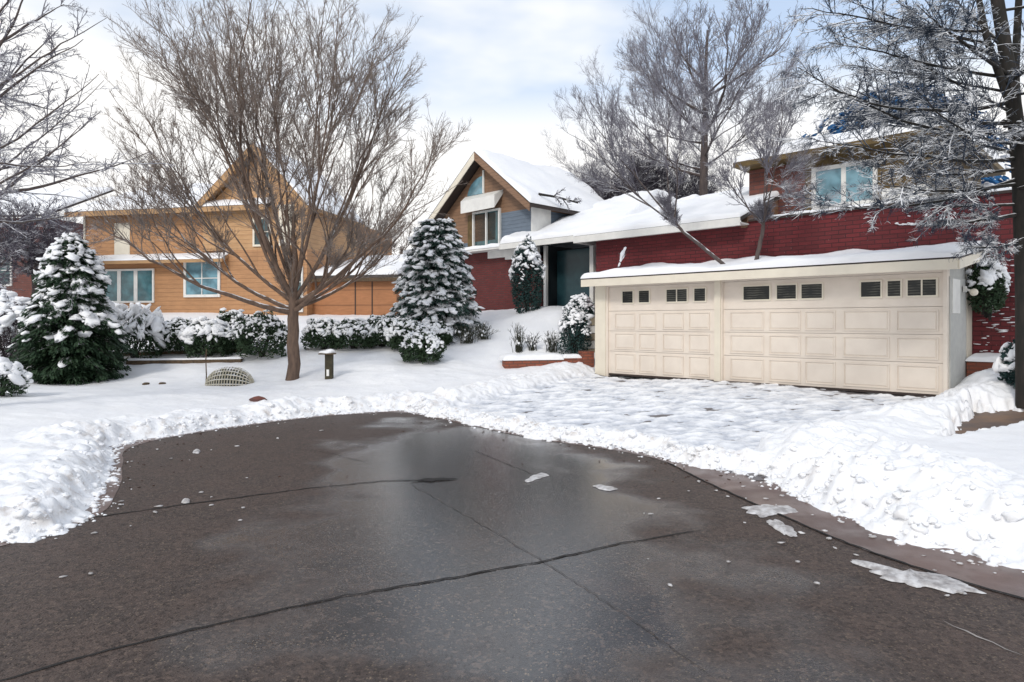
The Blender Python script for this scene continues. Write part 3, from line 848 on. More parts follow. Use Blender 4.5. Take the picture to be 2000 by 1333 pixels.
    for u, v, n, du, dv in ((1800, 438, 60, 50, 2), (1850, 428, 24, 14, 2), (1830, 420, 16, 70, 4)):
        for i in range(n):
            uu = u + rng.uniform(-du, du); x = gx(uu, y0); Yc = (GA + GD * x + GM * y0)[1]; z = CAMZ - (v + rng.uniform(-dv, dv) - HZ) / FPX * Yc
            C.append((x, y0 - .012, z)); S.append((rng.uniform(.012, .05), .018, rng.uniform(.006, .018))); A.append((1, 0, rng.uniform(-.3, .3)))
    for i in range(90):
        C.append((rng.uniform(7.2, 7.78), y0 - .01, rng.uniform(.9, 2.9))); S.append((rng.uniform(.02, .09), .018, rng.uniform(.004, .012))); A.append((1, 0, rng.uniform(-.1, .1)))
    V, F = blobs(np.array(C), np.array(S), rng, 1, .3, np.array(A)); obj('clinging_snow', V, [F], M_SNOW, h, True)['kind'] = 'stuff'
    # brick step at the right foot
    MB().box(7.16, 7.95, y0 - .55, y0 - .003, GZ - .3, .92).build('brick_base', M_LOWB, h)
    s = MB(); snow_slab(s, (7.14, y0 - .58, .922), (7.97, y0 - .58, .922), (7.97, y0 - .02, .922), (7.14, y0 - .02, .922), .12, 20, 12, 31, .04)
    s.build('base_snow', M_SNOW, h, True)
red_house()

# ------------------------------------------------------------------ gabled house in the middle
HY = 2.83
def gable_house():
    h = thing('gabled_house', 'gabled house with brown and slate siding, red brick below and a steep snowy roof', 'house', (GA[0], GA[1], 0), GROT)
    xl, xr = -9.35, -4.53; xc = (xl + xr) / 2; y0 = HY
    zE, zA = 5.28, 7.22; zlow = 4.02; zfl = 1.2
    # gable front: slate below the eaves, brown above
    MB().prism([(xl + .25, zlow), (xr - .22, zlow), (xr - .22, zE - .05), (xl + .25, zE - .05)], y0, y0 + 6).build('slate_wall', M_GREYSID, h)
    MB().prism([(xl + .25, zE - .05), (xr - .22, zE - .05), (xr - .22, zE + .12), (xc, zA - .08), (xl + .25, zE + .12)], y0 - .004, y0 + 6).build('gable_wall', M_BROWNSID, h)
    MB().box(xl + .24, xc + .55, y0 - .012, y0 - .004, zE - .9, zE + .02).build('brown_panel', M_BROWNSID, h)
    # white corner return on the right
    MB().box(xr - .22, xr - .19, y0 - .02, y0 + .9, zlow + .1, zE).build('corner_board', M_WHITE, h)
    # ground floor: red brick, recessed porch to the right
    MB().box(-9.1, -5.15, y0 + .02, y0 + .3, zfl, zlow).box(-5.15, -4.35, y0 + .022, y0 + .3, zfl, 3.6).build('brick_wall', M_BRICK, h)
    MB().box(-5.85, -4.4, y0 - .1, y0 + .018, 3.66, zlow - .04).box(-6.7, -5.86, y0 - .08, y0 + .018, 3.75, zlow - .02).build('beam', M_WHITE, h)
    # porch: dark recess with door and glazed wall
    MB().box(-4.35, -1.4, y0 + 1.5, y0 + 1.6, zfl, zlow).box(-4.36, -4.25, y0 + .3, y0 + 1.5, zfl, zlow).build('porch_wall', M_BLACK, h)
    MB().box(-4.2, -1.4, y0 + .1, y0 + 1.5, zfl, 1.86).build('porch_floor', M_GREYP, h)
    d = MB().box(-4.15, -2.75, y0 + .55, y0 + .62, 1.87, 3.86).build('entrance_door', M_TEAL, h)
    MB().box(-2.9, -2.86, y0 + .50, y0 + .548, 2.7, 2.95).build('handle', M_WHITE, d)
    MB().box(-2.62, -2.48, y0 + .25, y0 + .39, 1.86, zlow - .02).build('porch_post', M_WHITE, h)
    MB().box(-4.28, -4.18, y0 + .05, y0 + .15, 1.7, zlow - .02).build('porch_post', M_WHITE, h)
    MB().box(-2.45, -1.4, y0 + .7, y0 + .76, 1.87, 3.9).build('side_glazing', M_GLASS, h)
    # window group
    bx = lambda u: gx(u, y0)
    Yb = lambda x: (GA + GD * x + GM * y0)[1]
    zz = lambda u, v: CAMZ - (v - HZ) / FPX * Yb(bx(u))
    x0, x1 = bx(926), bx(979)
    window(h, x0, x1, zz(950, 488), zz(950, 412), y0, 2, 1, .06, M_WHITE, M_GLASS_D, proud=.09, bars=.06)
    MB().box(x0 - .28, x0 - .02, y0 - .05, y0 - .002, zz(950, 488), zz(950, 416)).build('shutter', M_OLIVE, h)
    zb_, zt_ = zz(950, 414), zz(950, 384)
    MB().hexa([(bx(914), y0 - .34, zb_), (bx(980), y0 - .34, zb_ + .02), (bx(983), y0 - .003, zt_), (bx(909), y0 - .003, zt_)],
              [(bx(914), y0 - .34, zb_ + .42), (bx(980), y0 - .34, zb_ + .44), (bx(983), y0 - .003, zt_ + .12), (bx(909), y0 - .003, zt_ + .12)]).build('window_hood', M_WHITE, h)
    # pointed light above: quarter arc
    px0, px1, pz = bx(914), bx(944), zt_ + .12; ph = zz(944, 344) - pz
    arc = [(px1, pz), (px1, pz + ph)] + [(px1 - (px1 - px0) * math.sin(a), pz + ph * math.cos(a) ** 1.2) for a in np.linspace(.2, 1.5, 8)] + [(px0, pz)]
    lw = MB().prism(arc[::-1], y0 - .03, y0 - .002).build('arched_window', M_GLASS_B, h)
    MB().box(px1, px1 + .07, y0 - .05, y0 - .003, pz, pz + ph + .18).build('mullion', M_WHITE, lw)
    # roof of the gable
    ov = .45; dep = 4.6
    for sgn, xe in ((-1, xl), (1, xr)):
        m = MB(); zd = zE + .02
        f = [(xe + sgn * .12, y0 - ov, zd - .12), (xc, y0 - ov, zA), (xc, y0 + dep, zA), (xe + sgn * .12, y0 + dep, zd - .12)]
        g = [(x, y, z + .12) for x, y, z in f]
        (m.hexa(f, g) if sgn < 0 else m.hexa(f[::-1], g[::-1])).build('roof', M_DARK, h)
        # bargeboard
        b = MB()
        b.hexa([(xe + sgn * .13, y0 - ov - .03, zd - .26), (xc, y0 - ov - .03, zA - .16), (xc, y0 - ov - .03, zA + .10), (xe + sgn * .13, y0 - ov - .03, zd - .02)],
               [(xe + sgn * .13, y0 - ov - .002, zd - .26), (xc, y0 - ov - .002, zA - .16), (xc, y0 - ov - .002, zA + .10), (xe + sgn * .13, y0 - ov - .002, zd - .02)])
        b.build('bargeboard', M_CREAM2 if sgn < 0 else M_BROWNSID, h)
        s = MB(); q = [(xe + sgn * .16, y0 - ov - .03, zd + .005), (xe + sgn * .16, y0 + dep, zd + .005), (xc, y0 + dep, zA + .125), (xc, y0 - ov - .03, zA + .125)]
        if sgn > 0: snow_slab(s, q[0], q[1], q[2], q[3], .17, 40, 30, 41, .04)
        else: snow_slab(s, q[1], q[0], q[3], q[2], .10, 40, 30, 42, .02)
        s.build('roof_snow', M_SNOW, h, True)
    # long low roof running to the right under the gable
    ax0, ax1 = xr - .9, -1.1; ye = y0 - .5
    f = [(ax0 - .25, ye, zlow), (ax1, ye, zlow), (ax1, y0 + 6, zlow + 2.6), (ax0 + .6, y0 + 6, zlow + 2.6)]
    f[2] = (-3.0, y0 + 4.6, zlow + 2.0); f[3] = (ax0 + .6, y0 + 4.6, zlow + 2.0)
    g = [(x, y, z + .1) for x, y, z in f]
    MB().hexa(f, g).build('lower_roof', M_ROOF, h)
    MB().box(ax0 - .25, ax1, ye - .03, ye - .001, zlow - .08, zlow + .09).build('fascia', M_WHITE, h)
    s = MB(); snow_slab(s, *[(x, y, z + .003) for x, y, z in g], .17, 60, 40, 51, .05)
    ap = (-3.0, y0 + 4.6, zlow + 2.1)
    snow_slab(s, (ax1, y0 + 6.5, zlow + .1), (ax1, ye, zlow + .1), ap, (ap[0], ap[1] + .2, ap[2]), .22, 30, 30, 52, .02)
    s.build('lower_roof_snow', M_SNOW, h, True)
    MB().hexa([(ax1, y0 + 6.5, zlow), (ax1, ye, zlow), ap, (ap[0], ap[1] + .2, ap[2])], [(ax1, y0 + 6.5, zlow - .08), (ax1, ye, zlow - .08), (ap[0] - .1, ap[1], ap[2] - .08), (ap[0] - .1, ap[1] + .2, ap[2] - .08)]).build('hip_roof', M_ROOF, h)
    MB().box(-9.1, -4.4, y0 - .45, y0 + .0, zlow - .03, zlow + .03).build('sill_roof', M_WHITE, h)
    s = MB(); snow_slab(s, (-9.1, y0 - .47, zlow + .032), (-5.7, y0 - .47, zlow + .032), (-5.7, y0 - .01, zlow + .12), (-9.1, y0 - .01, zlow + .12), .12, 40, 12, 55, .03)
    s.build('sill_snow', M_SNOW, h, True)
    # rest of the body behind
    MB().box(-9.1, -1.3, y0 + 1.61, y0 + 8, zfl, zlow).build('rear_wall', M_BRICK, h)
    # brick steps
    MB().box(-6.6, -5.1, y0 - .9, y0 + .018, 1.1, 1.72).build('brick_step', M_BRICK, h)
    s = MB(); snow_slab(s, (-6.62, y0 - .92, 1.722), (-5.08, y0 - .92, 1.722), (-5.08, y0 - .0, 1.722), (-6.62, y0, 1.722), .10, 20, 10, 56, .02)
    s.build('step_snow', M_SNOW, h, True)
gable_house()

# ------------------------------------------------------------------ orange house on the left
TA = np.array([-16.7, 26.0]); TR = R(-12); TD = np.array([math.cos(TR), math.sin(TR)]); TM = np.array([-TD[1], TD[0]])
def tx(u, y=0.0):
    k = (u - 1000) / FPX; ox, oy = TA + TM * y; return (k * oy - ox) / (TD[0] - TD[1] * k)
def tz(u, v, y=0.0):
    x = tx(u, y); return CAMZ - (v - HZ) / FPX * (TA + TM * y + TD * x)[1]
def orange_house():
    h = thing('orange_house', 'orange clapboard house with tall gable and white framed windows', 'house', (TA[0], TA[1], 0), TR)
    zg = 1.2; zt = 5.75; xm = 9.5
    MB().box(0, xm, 0, 8, zg, zt).build('wall', M_TAN, h)
    MB().box(-.03, .06, -.03, .0, zg, zt).build('corner_board', M_CREAM2, h)
    # cream panel on the upper storey
    MB().box(tx(224), tx(254), -.02, -.002, tz(240, 503), tz(240, 436)).build('shutter', M_CREAM2, h)
    # lean-to band between the storeys
    xb = tx(450)
    MB().hexa([(-.1, -.5, 3.80), (xb, -.5, 3.80), (xb, -.001, 4.05), (-.1, -.001, 4.05)], [(-.1, -.5, 3.92), (xb, -.5, 3.92), (xb, -.001, 4.17), (-.1, -.001, 4.17)]).build('canopy', M_TAN2, h)
    s = MB(); snow_slab(s, (-.1, -.51, 3.925), (xb, -.51, 3.925), (xb, -.01, 4.175), (-.1, -.01, 4.175), .05, 40, 8, 61, .01); s.build('canopy_snow', M_SNOW, h, True)
    # windows
    window(h, tx(199), tx(302), tz(250, 592), tz(250, 526), -.004, 3, 1, .07, M_WHITE, M_GLASS_T, bars=.16)
    window(h, tx(360), tx(431), tz(395, 581), tz(395, 507), -.004, 2, 2, .10, M_WHITE, M_GLASS_B)
    window(h, tx(446), tx(470), tz(458, 598), tz(458, 522), -.004, 1, 3, .05, M_TAN2, M_GLASS)
    # roof of the long part, with its closed gable ends
    ze = 5.72; yr = 4.0; zr = 7.5; full = xm; xm = 8.2
    for x0_, x1_ in ((0.0, .2), (xm - .3, xm - .1)):
        pts = [(0.003, zt - .1), (7.99, zt - .1), (7.99, ze + .05), (yr, zr - .02), (0.003, ze + .05)]
        V = [(x0_, y, z) for y, z in pts] + [(x1_, y, z) for y, z in pts]
        MB().add(V, [(i, (i + 1) % 5, 5 + (i + 1) % 5, 5 + i) for i in range(5)], [(0, i + 1, i) for i in range(1, 4)] + [(5, 5 + i, 6 + i) for i in range(1, 4)]).build('end_wall', M_TAN, h)
    f = [(-.4, -.5, ze), (xm, -.5, ze), (xm, yr, zr), (-.4, yr, zr)]; g = [(x, y, z + .12) for x, y, z in f]
    MB().hexa(f, g).build('roof', M_ROOF, h)
    MB().box(-.4, xm, -.53, -.5, ze - .08, ze + .10).build('fascia', M_TAN2, h)
    s = MB(); snow_slab(s, *[(x, y, z + .003) for x, y, z in g], .16, 60, 30, 63, .04); s.build('roof_snow', M_SNOW, h, True)
    f2 = [(xm, 8.5, ze), (-.4, 8.5, ze), (-.4, yr, zr), (xm, yr, zr)]; g2 = [(x, y, z + .12) for x, y, z in f2]
    MB().hexa(f2, g2).build('rear_roof', M_ROOF, h)
    # tall gable
    a0, a1 = tx(385, -.12), tx(612, -.12); ac = tx(506, -.12); za = 7.95; zb_ = 5.7
    MB().prism([(tx(445, -.12), zg), (a1 - .25, zg), (a1 - .25, 4.25), (tx(445, -.12), 4.25)], -.12, 4).build('gable_wall', M_TAN, h)
    MB().prism([(a0 + .25, 4.25), (a1 - .25, 4.25), (a1 - .25, zb_), (ac, za - .2), (a0 + .25, zb_)], -.124, 3.99).build('upper_gable_wall', M_PALE, h)
    window(h, tx(495, -.12), tx(530, -.12), tz(510, 482, -.12), tz(510, 425, -.12), -.128, 1, 2, .07, M_CREAM2, M_GLASS)
    MB().box(tx(545, -.12), tx(575, -.12), -.14, -.126, tz(560, 480, -.12), tz(560, 400, -.12)).build('cream_panel', M_CREAM2, h)
    window(h, tx(600, -.12) - .7, tx(600, -.12) - .15, tz(590, 610, -.12), tz(590, 520, -.12), -.128, 1, 3, .06, M_WHITE, M_GLASS)
    for sgn, xe in ((-1, a0), (1, a1)):
        f = [(xe, -.5, zb_ - .1), (ac, -.5, za), (ac, 4.2, za), (xe, 4.2, zb_ - .1)]; g = [(x, y, z + .13) for x, y, z in f]
        (MB().hexa(f, g) if sgn < 0 else MB().hexa(f[::-1], g[::-1])).build('gable_roof', M_TAN2, h)
        s = MB(); q = [(x, y - .02 if y < 0 else y, z + .005) for x, y, z in g]
        if sgn > 0: snow_slab(s, q[0], q[3], q[2], q[1], .12, 30, 24, 64, .03)
        else: snow_slab(s, q[3], q[0], q[1], q[2], .12, 30, 24, 65, .03)
        s.build('gable_snow', M_SNOW, h, True)
        MB().hexa([(xe, -.53, zb_ - .28), (ac, -.53, za - .2), (ac, -.53, za + .1), (xe, -.53, zb_ + .01)],
                  [(xe, -.502, zb_ - .28), (ac, -.502, za - .2), (ac, -.502, za + .1), (xe, -.502, zb_ + .01)]).build('bargeboard', M_TAN2, h)
    # low wing to the right
    w0, w1 = tx(600), tx(768); wt = 3.12
    MB().box(w0, w1, .3, 5, zg, wt).build('wing_wall', M_WING, h)
    b = MB()
    for u in (694, 727): b.box(tx(u, .3) - .02, tx(u, .3) + .02, .285, .299, zg, wt - .05)
    b.build('batten', M_DARK, h)
    MB().box(w0 - .1, w1 + .15, .05, .3, wt - .06, wt + .06).build('wing_fascia', M_WOOD, h)
    f = [(w0, .05, wt + .061), (w1 + .15, .05, wt + .061), (w1 + .15, 4.5, 4.15), (w0, 4.5, 4.15)]
    MB().hexa(f, [(x, y, z + .1) for x, y, z in f]).build('wing_roof', M_ROOF, h)
    s = MB(); snow_slab(s, *[(x, y, z + .103) for x, y, z in f], .22, 40, 30, 66, .03); s.build('wing_snow', M_SNOW, h, True)
    rng = np.random.RandomState(4)
orange_house()

def far_house():
    h = thing('brown_house', 'dark red brown house half hidden behind the trees at the far left', 'house', (-26.5, 30, 0), R(-8))
    MB().box(0, 6.2, 0, 7, 1.0, 6.2).build('wall', M_DECAYB, h)
    window(h, 3.2, 4.5, 3.2, 4.6, -.004, 2, 2, .08, M_WHITE, M_GLASS)
    f = [(-.4, -.5, 6.15), (6.6, -.5, 6.15), (6.6, 3.5, 8.0), (-.4, 3.5, 8.0)]
    MB().hexa(f, [(x, y, z + .1) for x, y, z in f]).build('roof', M_ROOF, h)
    s = MB(); snow_slab(s, *[(x, y, z + .103) for x, y, z in f], .2, 30, 20, 67, .03); s.build('roof_snow', M_SNOW, h, True)
far_house()

# ------------------------------------------------------------------ low brick planter, posts, small garden things
def planter():
    a = np.array(hit(986, 728)); b = np.array(G2W(-.12, .25)); zA = zb1(*a) - .15; L = np.linalg.norm(b - a); an = math.atan2(*(b - a)[::-1])
    t = thing('planter_wall', 'low orange brick planter wall left of the garage', 'garden wall', (a[0], a[1], 0), an)
    zt = CAMZ - (705 - HZ) / FPX * a[1]
    MB().box(0, L * .62, 0, .25, zA, zt).box(L * .62, L - .42, .004, .254, zA, zt + .03).box(L - .42, L - .14, -.05, .26, zA, zt + .20).build('wall', M_LOWB, t)
    s = MB(); snow_slab(s, (-.03, -.02, zt + .003), (L * .62, -.02, zt + .003), (L * .62, .5, zt + .003), (-.03, .5, zt + .003), .17, 40, 12, 71, .03)
    snow_slab(s, (L * .62, .02, zt + .033), (L - .42, .02, zt + .033), (L - .42, .5, zt + .033), (L * .62, .5, zt + .033), .12, 24, 12, 72, .02)
    s.build('snow_cap', M_SNOW, t, True)
    # stacked block pillar by the garage corner
    p = hit(1150, 705); p = (p[0], p[1]); zb_ = zb1(*p)
    t = thing('block_pillar', 'slim pillar of pale stacked blocks against the garage corner', 'pillar', (p[0], p[1], zb_ - .1), an)
    rng = np.random.RandomState(2)
    M_BL = m_plain('pale_block', (.42, .36, .26), (.25, .21, .15), 4, .8, .3)
    z = 0
    for i in range(6):
        hh = rng.uniform(.17, .24); o = rng.uniform(-.02, .02)
        MB().box(-.13 + o, .13 + o, -.12, .12, z, z + hh - .015).build('block', M_BL if i % 2 else M_WHITE, t); z += hh
    V, F = blobs(np.array([(0, 0, z)]), np.array([(.17, .15, .08)]), rng, 2, .15); obj('snow_cap', V, [F], M_SNOW, t, True)
planter()

def garden_bits():
    rng = np.random.RandomState(8)
    # short wooden post with snow-topped flat head
    p = at(643, 740, 14.3); z = zs(p[0], p[1]) - .1
    t = thing('wooden_post', 'short mossy wooden post with a white plate standing in the snow', 'post', (p[0], p[1], z))
    MB().box(-.075, .075, -.07, .07, 0, .62).build('post', m_plain('mossy_wood', (.07, .06, .035), (.035, .03, .02), 9, .9, .4), t)
    MB().box(-.035, .02, -.089, -.081, .16, .30).build('plate', M_WHITE, t)
    MB().box(-.20, .12, -.12, .12, .62, .645).build('cap', M_WOOD, t)
    V, F = blobs(np.array([(-.05, 0, .66), (.02, 0, .69), (-.13, 0, .66)]), np.array([(.15, .12, .05), (.10, .10, .05), (.09, .10, .04)]), rng, 2, .15)
    obj('snow_cap', V, [F], M_SNOW, t, True)
    # woven dome
    p = at(449, 757, 14.0); z = zs(p[0], p[1])
    t = thing('wicker_dome', 'pale woven oval dome lying in the snow beside a thin stake', 'garden cloche', (p[0], p[1], z - .04))
    V = []; rx, ry, rz = .50, .28, .40
    th = MB()
    paths = []
    for k in range(17):
        f = k / 17; a = np.linspace(0, math.pi, 16)
        x = -rx * .97 + 2 * rx * .97 * (k + .5) / 17; rr = math.sqrt(max(0, 1 - (x / rx) ** 2))
        paths.append((np.stack([0 * a + x, -ry * rr * np.cos(a), rz * rr * np.sin(a)], 1), np.full(16, .013)))
    for k in range(12):
        f = math.pi * (k + .5) / 12; a = np.linspace(-1.45, 1.45, 16)
        paths.append((np.stack([rx * np.sin(a), -ry * np.cos(a) * math.cos(f), rz * np.cos(a) * math.sin(f)], 1), np.full(16, .013)))
    V, Q = tubes(np.array([p for p, r in paths]), np.array([r for p, r in paths]), 5)
    obj('weave', V, [Q], m_bark('wicker', (.50, .47, .38), (.36, .33, .25), True, .5, .9), t)
    V, F = ICO[3]; W = V * np.array([rx * .93, ry * .93, rz * .93]); obj('dome', W, [F], m_plain('wicker_dark', (.05, .06, .045), (.03, .035, .03), 10, .9), t, True)
    # thin stake
    p = at(402, 757, 14.0); z = zs(p[0], p[1]) - .1
    st, Q = tubes(np.array([[(0, 0, 0), (.012, 0, .3), (0, 0, .6), (.015, 0, .84)]]), np.array([[.014, .013, .012, .011]]), 6)
    t = obj('stake', st, [Q], M_WOOD); t.location = (p[0], p[1], z); tag(t, 'thin dark stake upright in the snow left of the woven dome', 'stake')
    # bird house with snowy roof
    p = at(818, 640, 18.2); z0 = zs(p[0], p[1])
    t = thing('bird_house', 'small tan bird house with a fat snow roof before the spruce', 'bird house', (p[0], p[1], z0 - .1), R(-20))
    zb_ = 1.52 - z0 + .1
    MB().box(-.04, .04, -.04, .04, 0, zb_).build('pole', M_WOOD, t)
    MB().prism([(.10, zb_), (.50, zb_), (.50, zb_ + .25), (.30, zb_ + .44), (.10, zb_ + .25)], -.2, .25).build('box', M_TAN2, t)
    MB().box(-.35, .55, -.28, .3, zb_ - .05, zb_ - .003).build('platform', M_WOOD, t)
    V, F = blobs(np.array([(-.25, 0, zb_ + .17), (-.05, .02, zb_ + .2), (.35, .1, zb_ + .42)]), np.array([(.3, .26, .22), (.28, .26, .24), (.26, .24, .10)]), rng, 2, .12)
    obj('snow_roof', V, [F], M_SNOW, t, True)
    # landscape timbers edging the bed
    for (u0, v0, u1, v1, Yd, lab) in ((246, 708, 470, 706, 16.0, 'long snow covered edging timber nearest the lawn'), (240, 698, 470, 690, 16.9, 'long edging timber set behind the nearest one under the shrubs')):
        a, b = at(u0, v0, Yd), at(u1, v1, Yd); L = b[0] - a[0]; zz_ = max(zs(a[0], a[1]), zs(b[0], b[1]))
        t = thing('edging_timber', lab, 'edging timber', (a[0], a[1], zs(*a[:2])), 0, 'timbers edging the shrub bed')
        dz = zs(b[0], b[1]) - zs(a[0], a[1])
        MB().hexa([(0, 0, -.1), (L, 0, dz - .1), (L, .12, dz - .1), (0, .12, -.1)], [(0, 0, .07), (L, 0, dz + .07), (L, .12, dz + .07), (0, .12, .07)]).build('timber', M_WOOD, t)
        s = MB(); snow_slab(s, (0, .015, .073), (L, .015, dz + .073), (L, .2, dz + .073), (0, .2, .073), .05, 40, 8, 73, .0); s.build('snow_cap', M_SNOW, t, True)
    for u, v, lab, sz in ((285, 760, 'small dark stone poking out of the snow, the squarer one', .055), (317, 757, 'small dark stone poking out of the snow, the flatter one', .05),
                          (505, 793, 'brown kerb stone showing through the snow bank', .10), (955, 0, '', 0)):
        if not sz: continue
        p = hit(u, v + 3); V, F = blobs(np.array([(0, 0, 0)]), np.array([(sz * 1.5, sz, sz * .6)]), rng, 2, .2)
        o = obj('stone', V, [F], M_DECAYB if sz > .07 else M_WOOD, None, True); o.location = (p[0], p[1], zs(*p) + sz * .25); o.rotation_euler.z = .2
        tag(o, lab, 'stone')

# ------------------------------------------------------------------ plants
def tubes(P, Rd, sides=3):
    """P (N,K,3), Rd (N,K) -> verts, quads"""
    N, K, _ = P.shape
    T = np.gradient(P, axis=1); T /= np.linalg.norm(T, axis=2)[..., None] + 1e-9
    ref = np.where(np.abs(T[..., 2:]) < .9, np.array([0, 0, 1.]), np.array([1., 0, 0]))
    A = np.cross(T, ref); A /= np.linalg.norm(A, axis=2)[..., None] + 1e-9
    B = np.cross(A, T)
    a = np.arange(sides) / sides * 2 * np.pi + math.pi / 2
    V = P[:, :, None] + Rd[:, :, None, None] * (np.cos(a)[None, None, :, None] * A[:, :, None] + np.sin(a)[None, None, :, None] * B[:, :, None])
    i = np.arange(N * K * sides).reshape(N, K, sides); j = np.roll(i, -1, 2)
    Q = np.stack([i[:, :-1], j[:, :-1], j[:, 1:], i[:, 1:]], -1).reshape(-1, 4)
    return V.reshape(-1, 3), Q

def norm(a): return a / (np.linalg.norm(a, axis=-1, keepdims=True) + 1e-9)
def beziers(p0, p1, p2, K, rng, jit):
    t = np.linspace(0, 1, K)[None, :, None]
    P = (1 - t) ** 2 * p0[:, None] + 2 * t * (1 - t) * p1[:, None] + t * t * p2[:, None]
    L = np.linalg.norm(p2 - p0, axis=1)[:, None, None]
    w = np.cumsum(rng.randn(len(p0), K, 3) * jit * L, axis=1) * t
    return P + w
def kids(par, n, tr, frac, spread, up, curl, K, r0, r1, rng, jit=.02, lmin=.1, flat=0., down=0., lenvar=(.6, 1.25), keep_r=True):
    """children of every parent path, all at once"""
    P, Rd = par; N, Kp, _ = P.shape
    ids = np.repeat(np.arange(N), n); t = rng.uniform(tr[0], tr[1], len(ids))
    f = t * (Kp - 1); i = np.minimum(f.astype(int), Kp - 2); w = (f - i)[:, None]
    p0 = P[ids, i] * (1 - w) + P[ids, i + 1] * w
    T = norm(P[ids, i + 1] - P[ids, i])
    rp = rng.randn(len(ids), 3); rp[:, 2] *= (1 - flat); perp = norm(rp - (rp * T).sum(1, keepdims=True) * T)
    a = spread * rng.uniform(.6, 1.4, len(ids))[:, None]
    D = norm(T * np.cos(a) + perp * np.sin(a) + np.array([0, 0, 1.]) * (up - down))
    PL = np.linalg.norm(np.diff(P, axis=1), axis=2).sum(1)[ids]
    L = np.maximum(lmin, PL * frac * (1.15 - .75 * t) * rng.uniform(*lenvar, len(ids)))[:, None]
    p1 = p0 + D * L * .5; p2 = p1 + norm(D + np.array([0, 0, 1.]) * curl + rng.randn(len(ids), 3) * .12) * L * .5
    C = beziers(p0, p1, p2, K, rng, jit)
    base = Rd[ids, i]; rr0 = np.minimum(r0, base * .75)[:, None] if keep_r else np.full((len(ids), 1), r0)
    rad = rr0 + (np.minimum(r1, rr0 * .7) - rr0) * np.linspace(0, 1, K)[None]
    return C, rad
def cat_tubes(sets):
    Vs, Qs, n = [], [], 0
    for (P, Rd), s in sets:
        V, Q = tubes(P, Rd, s); Vs.append(V); Qs.append(Q + n); n += len(V)
    return np.concatenate(Vs), np.concatenate(Qs)

M_MAPLE = m_bark('maple_bark', (.17, .115, .085), (.10, .070, .055), True, .62, .95, 6)
M_MAPTW = m_bark('maple_twig', (.24, .19, .155), (.17, .145, .135), True, .60, 1.05, 5)
M_GREYBARK = m_bark('grey_bark', (.12, .095, .085), (.075, .062, .062), True, .45, .8, 5)
M_GREYTW = m_bark('grey_twig', (.21, .20, .225), (.15, .145, .175), True, .35, .82, 4)
M_DKBARK = m_bark('dark_bark', (.040, .034, .030), (.022, .022, .020), True, .45, .8, 5)

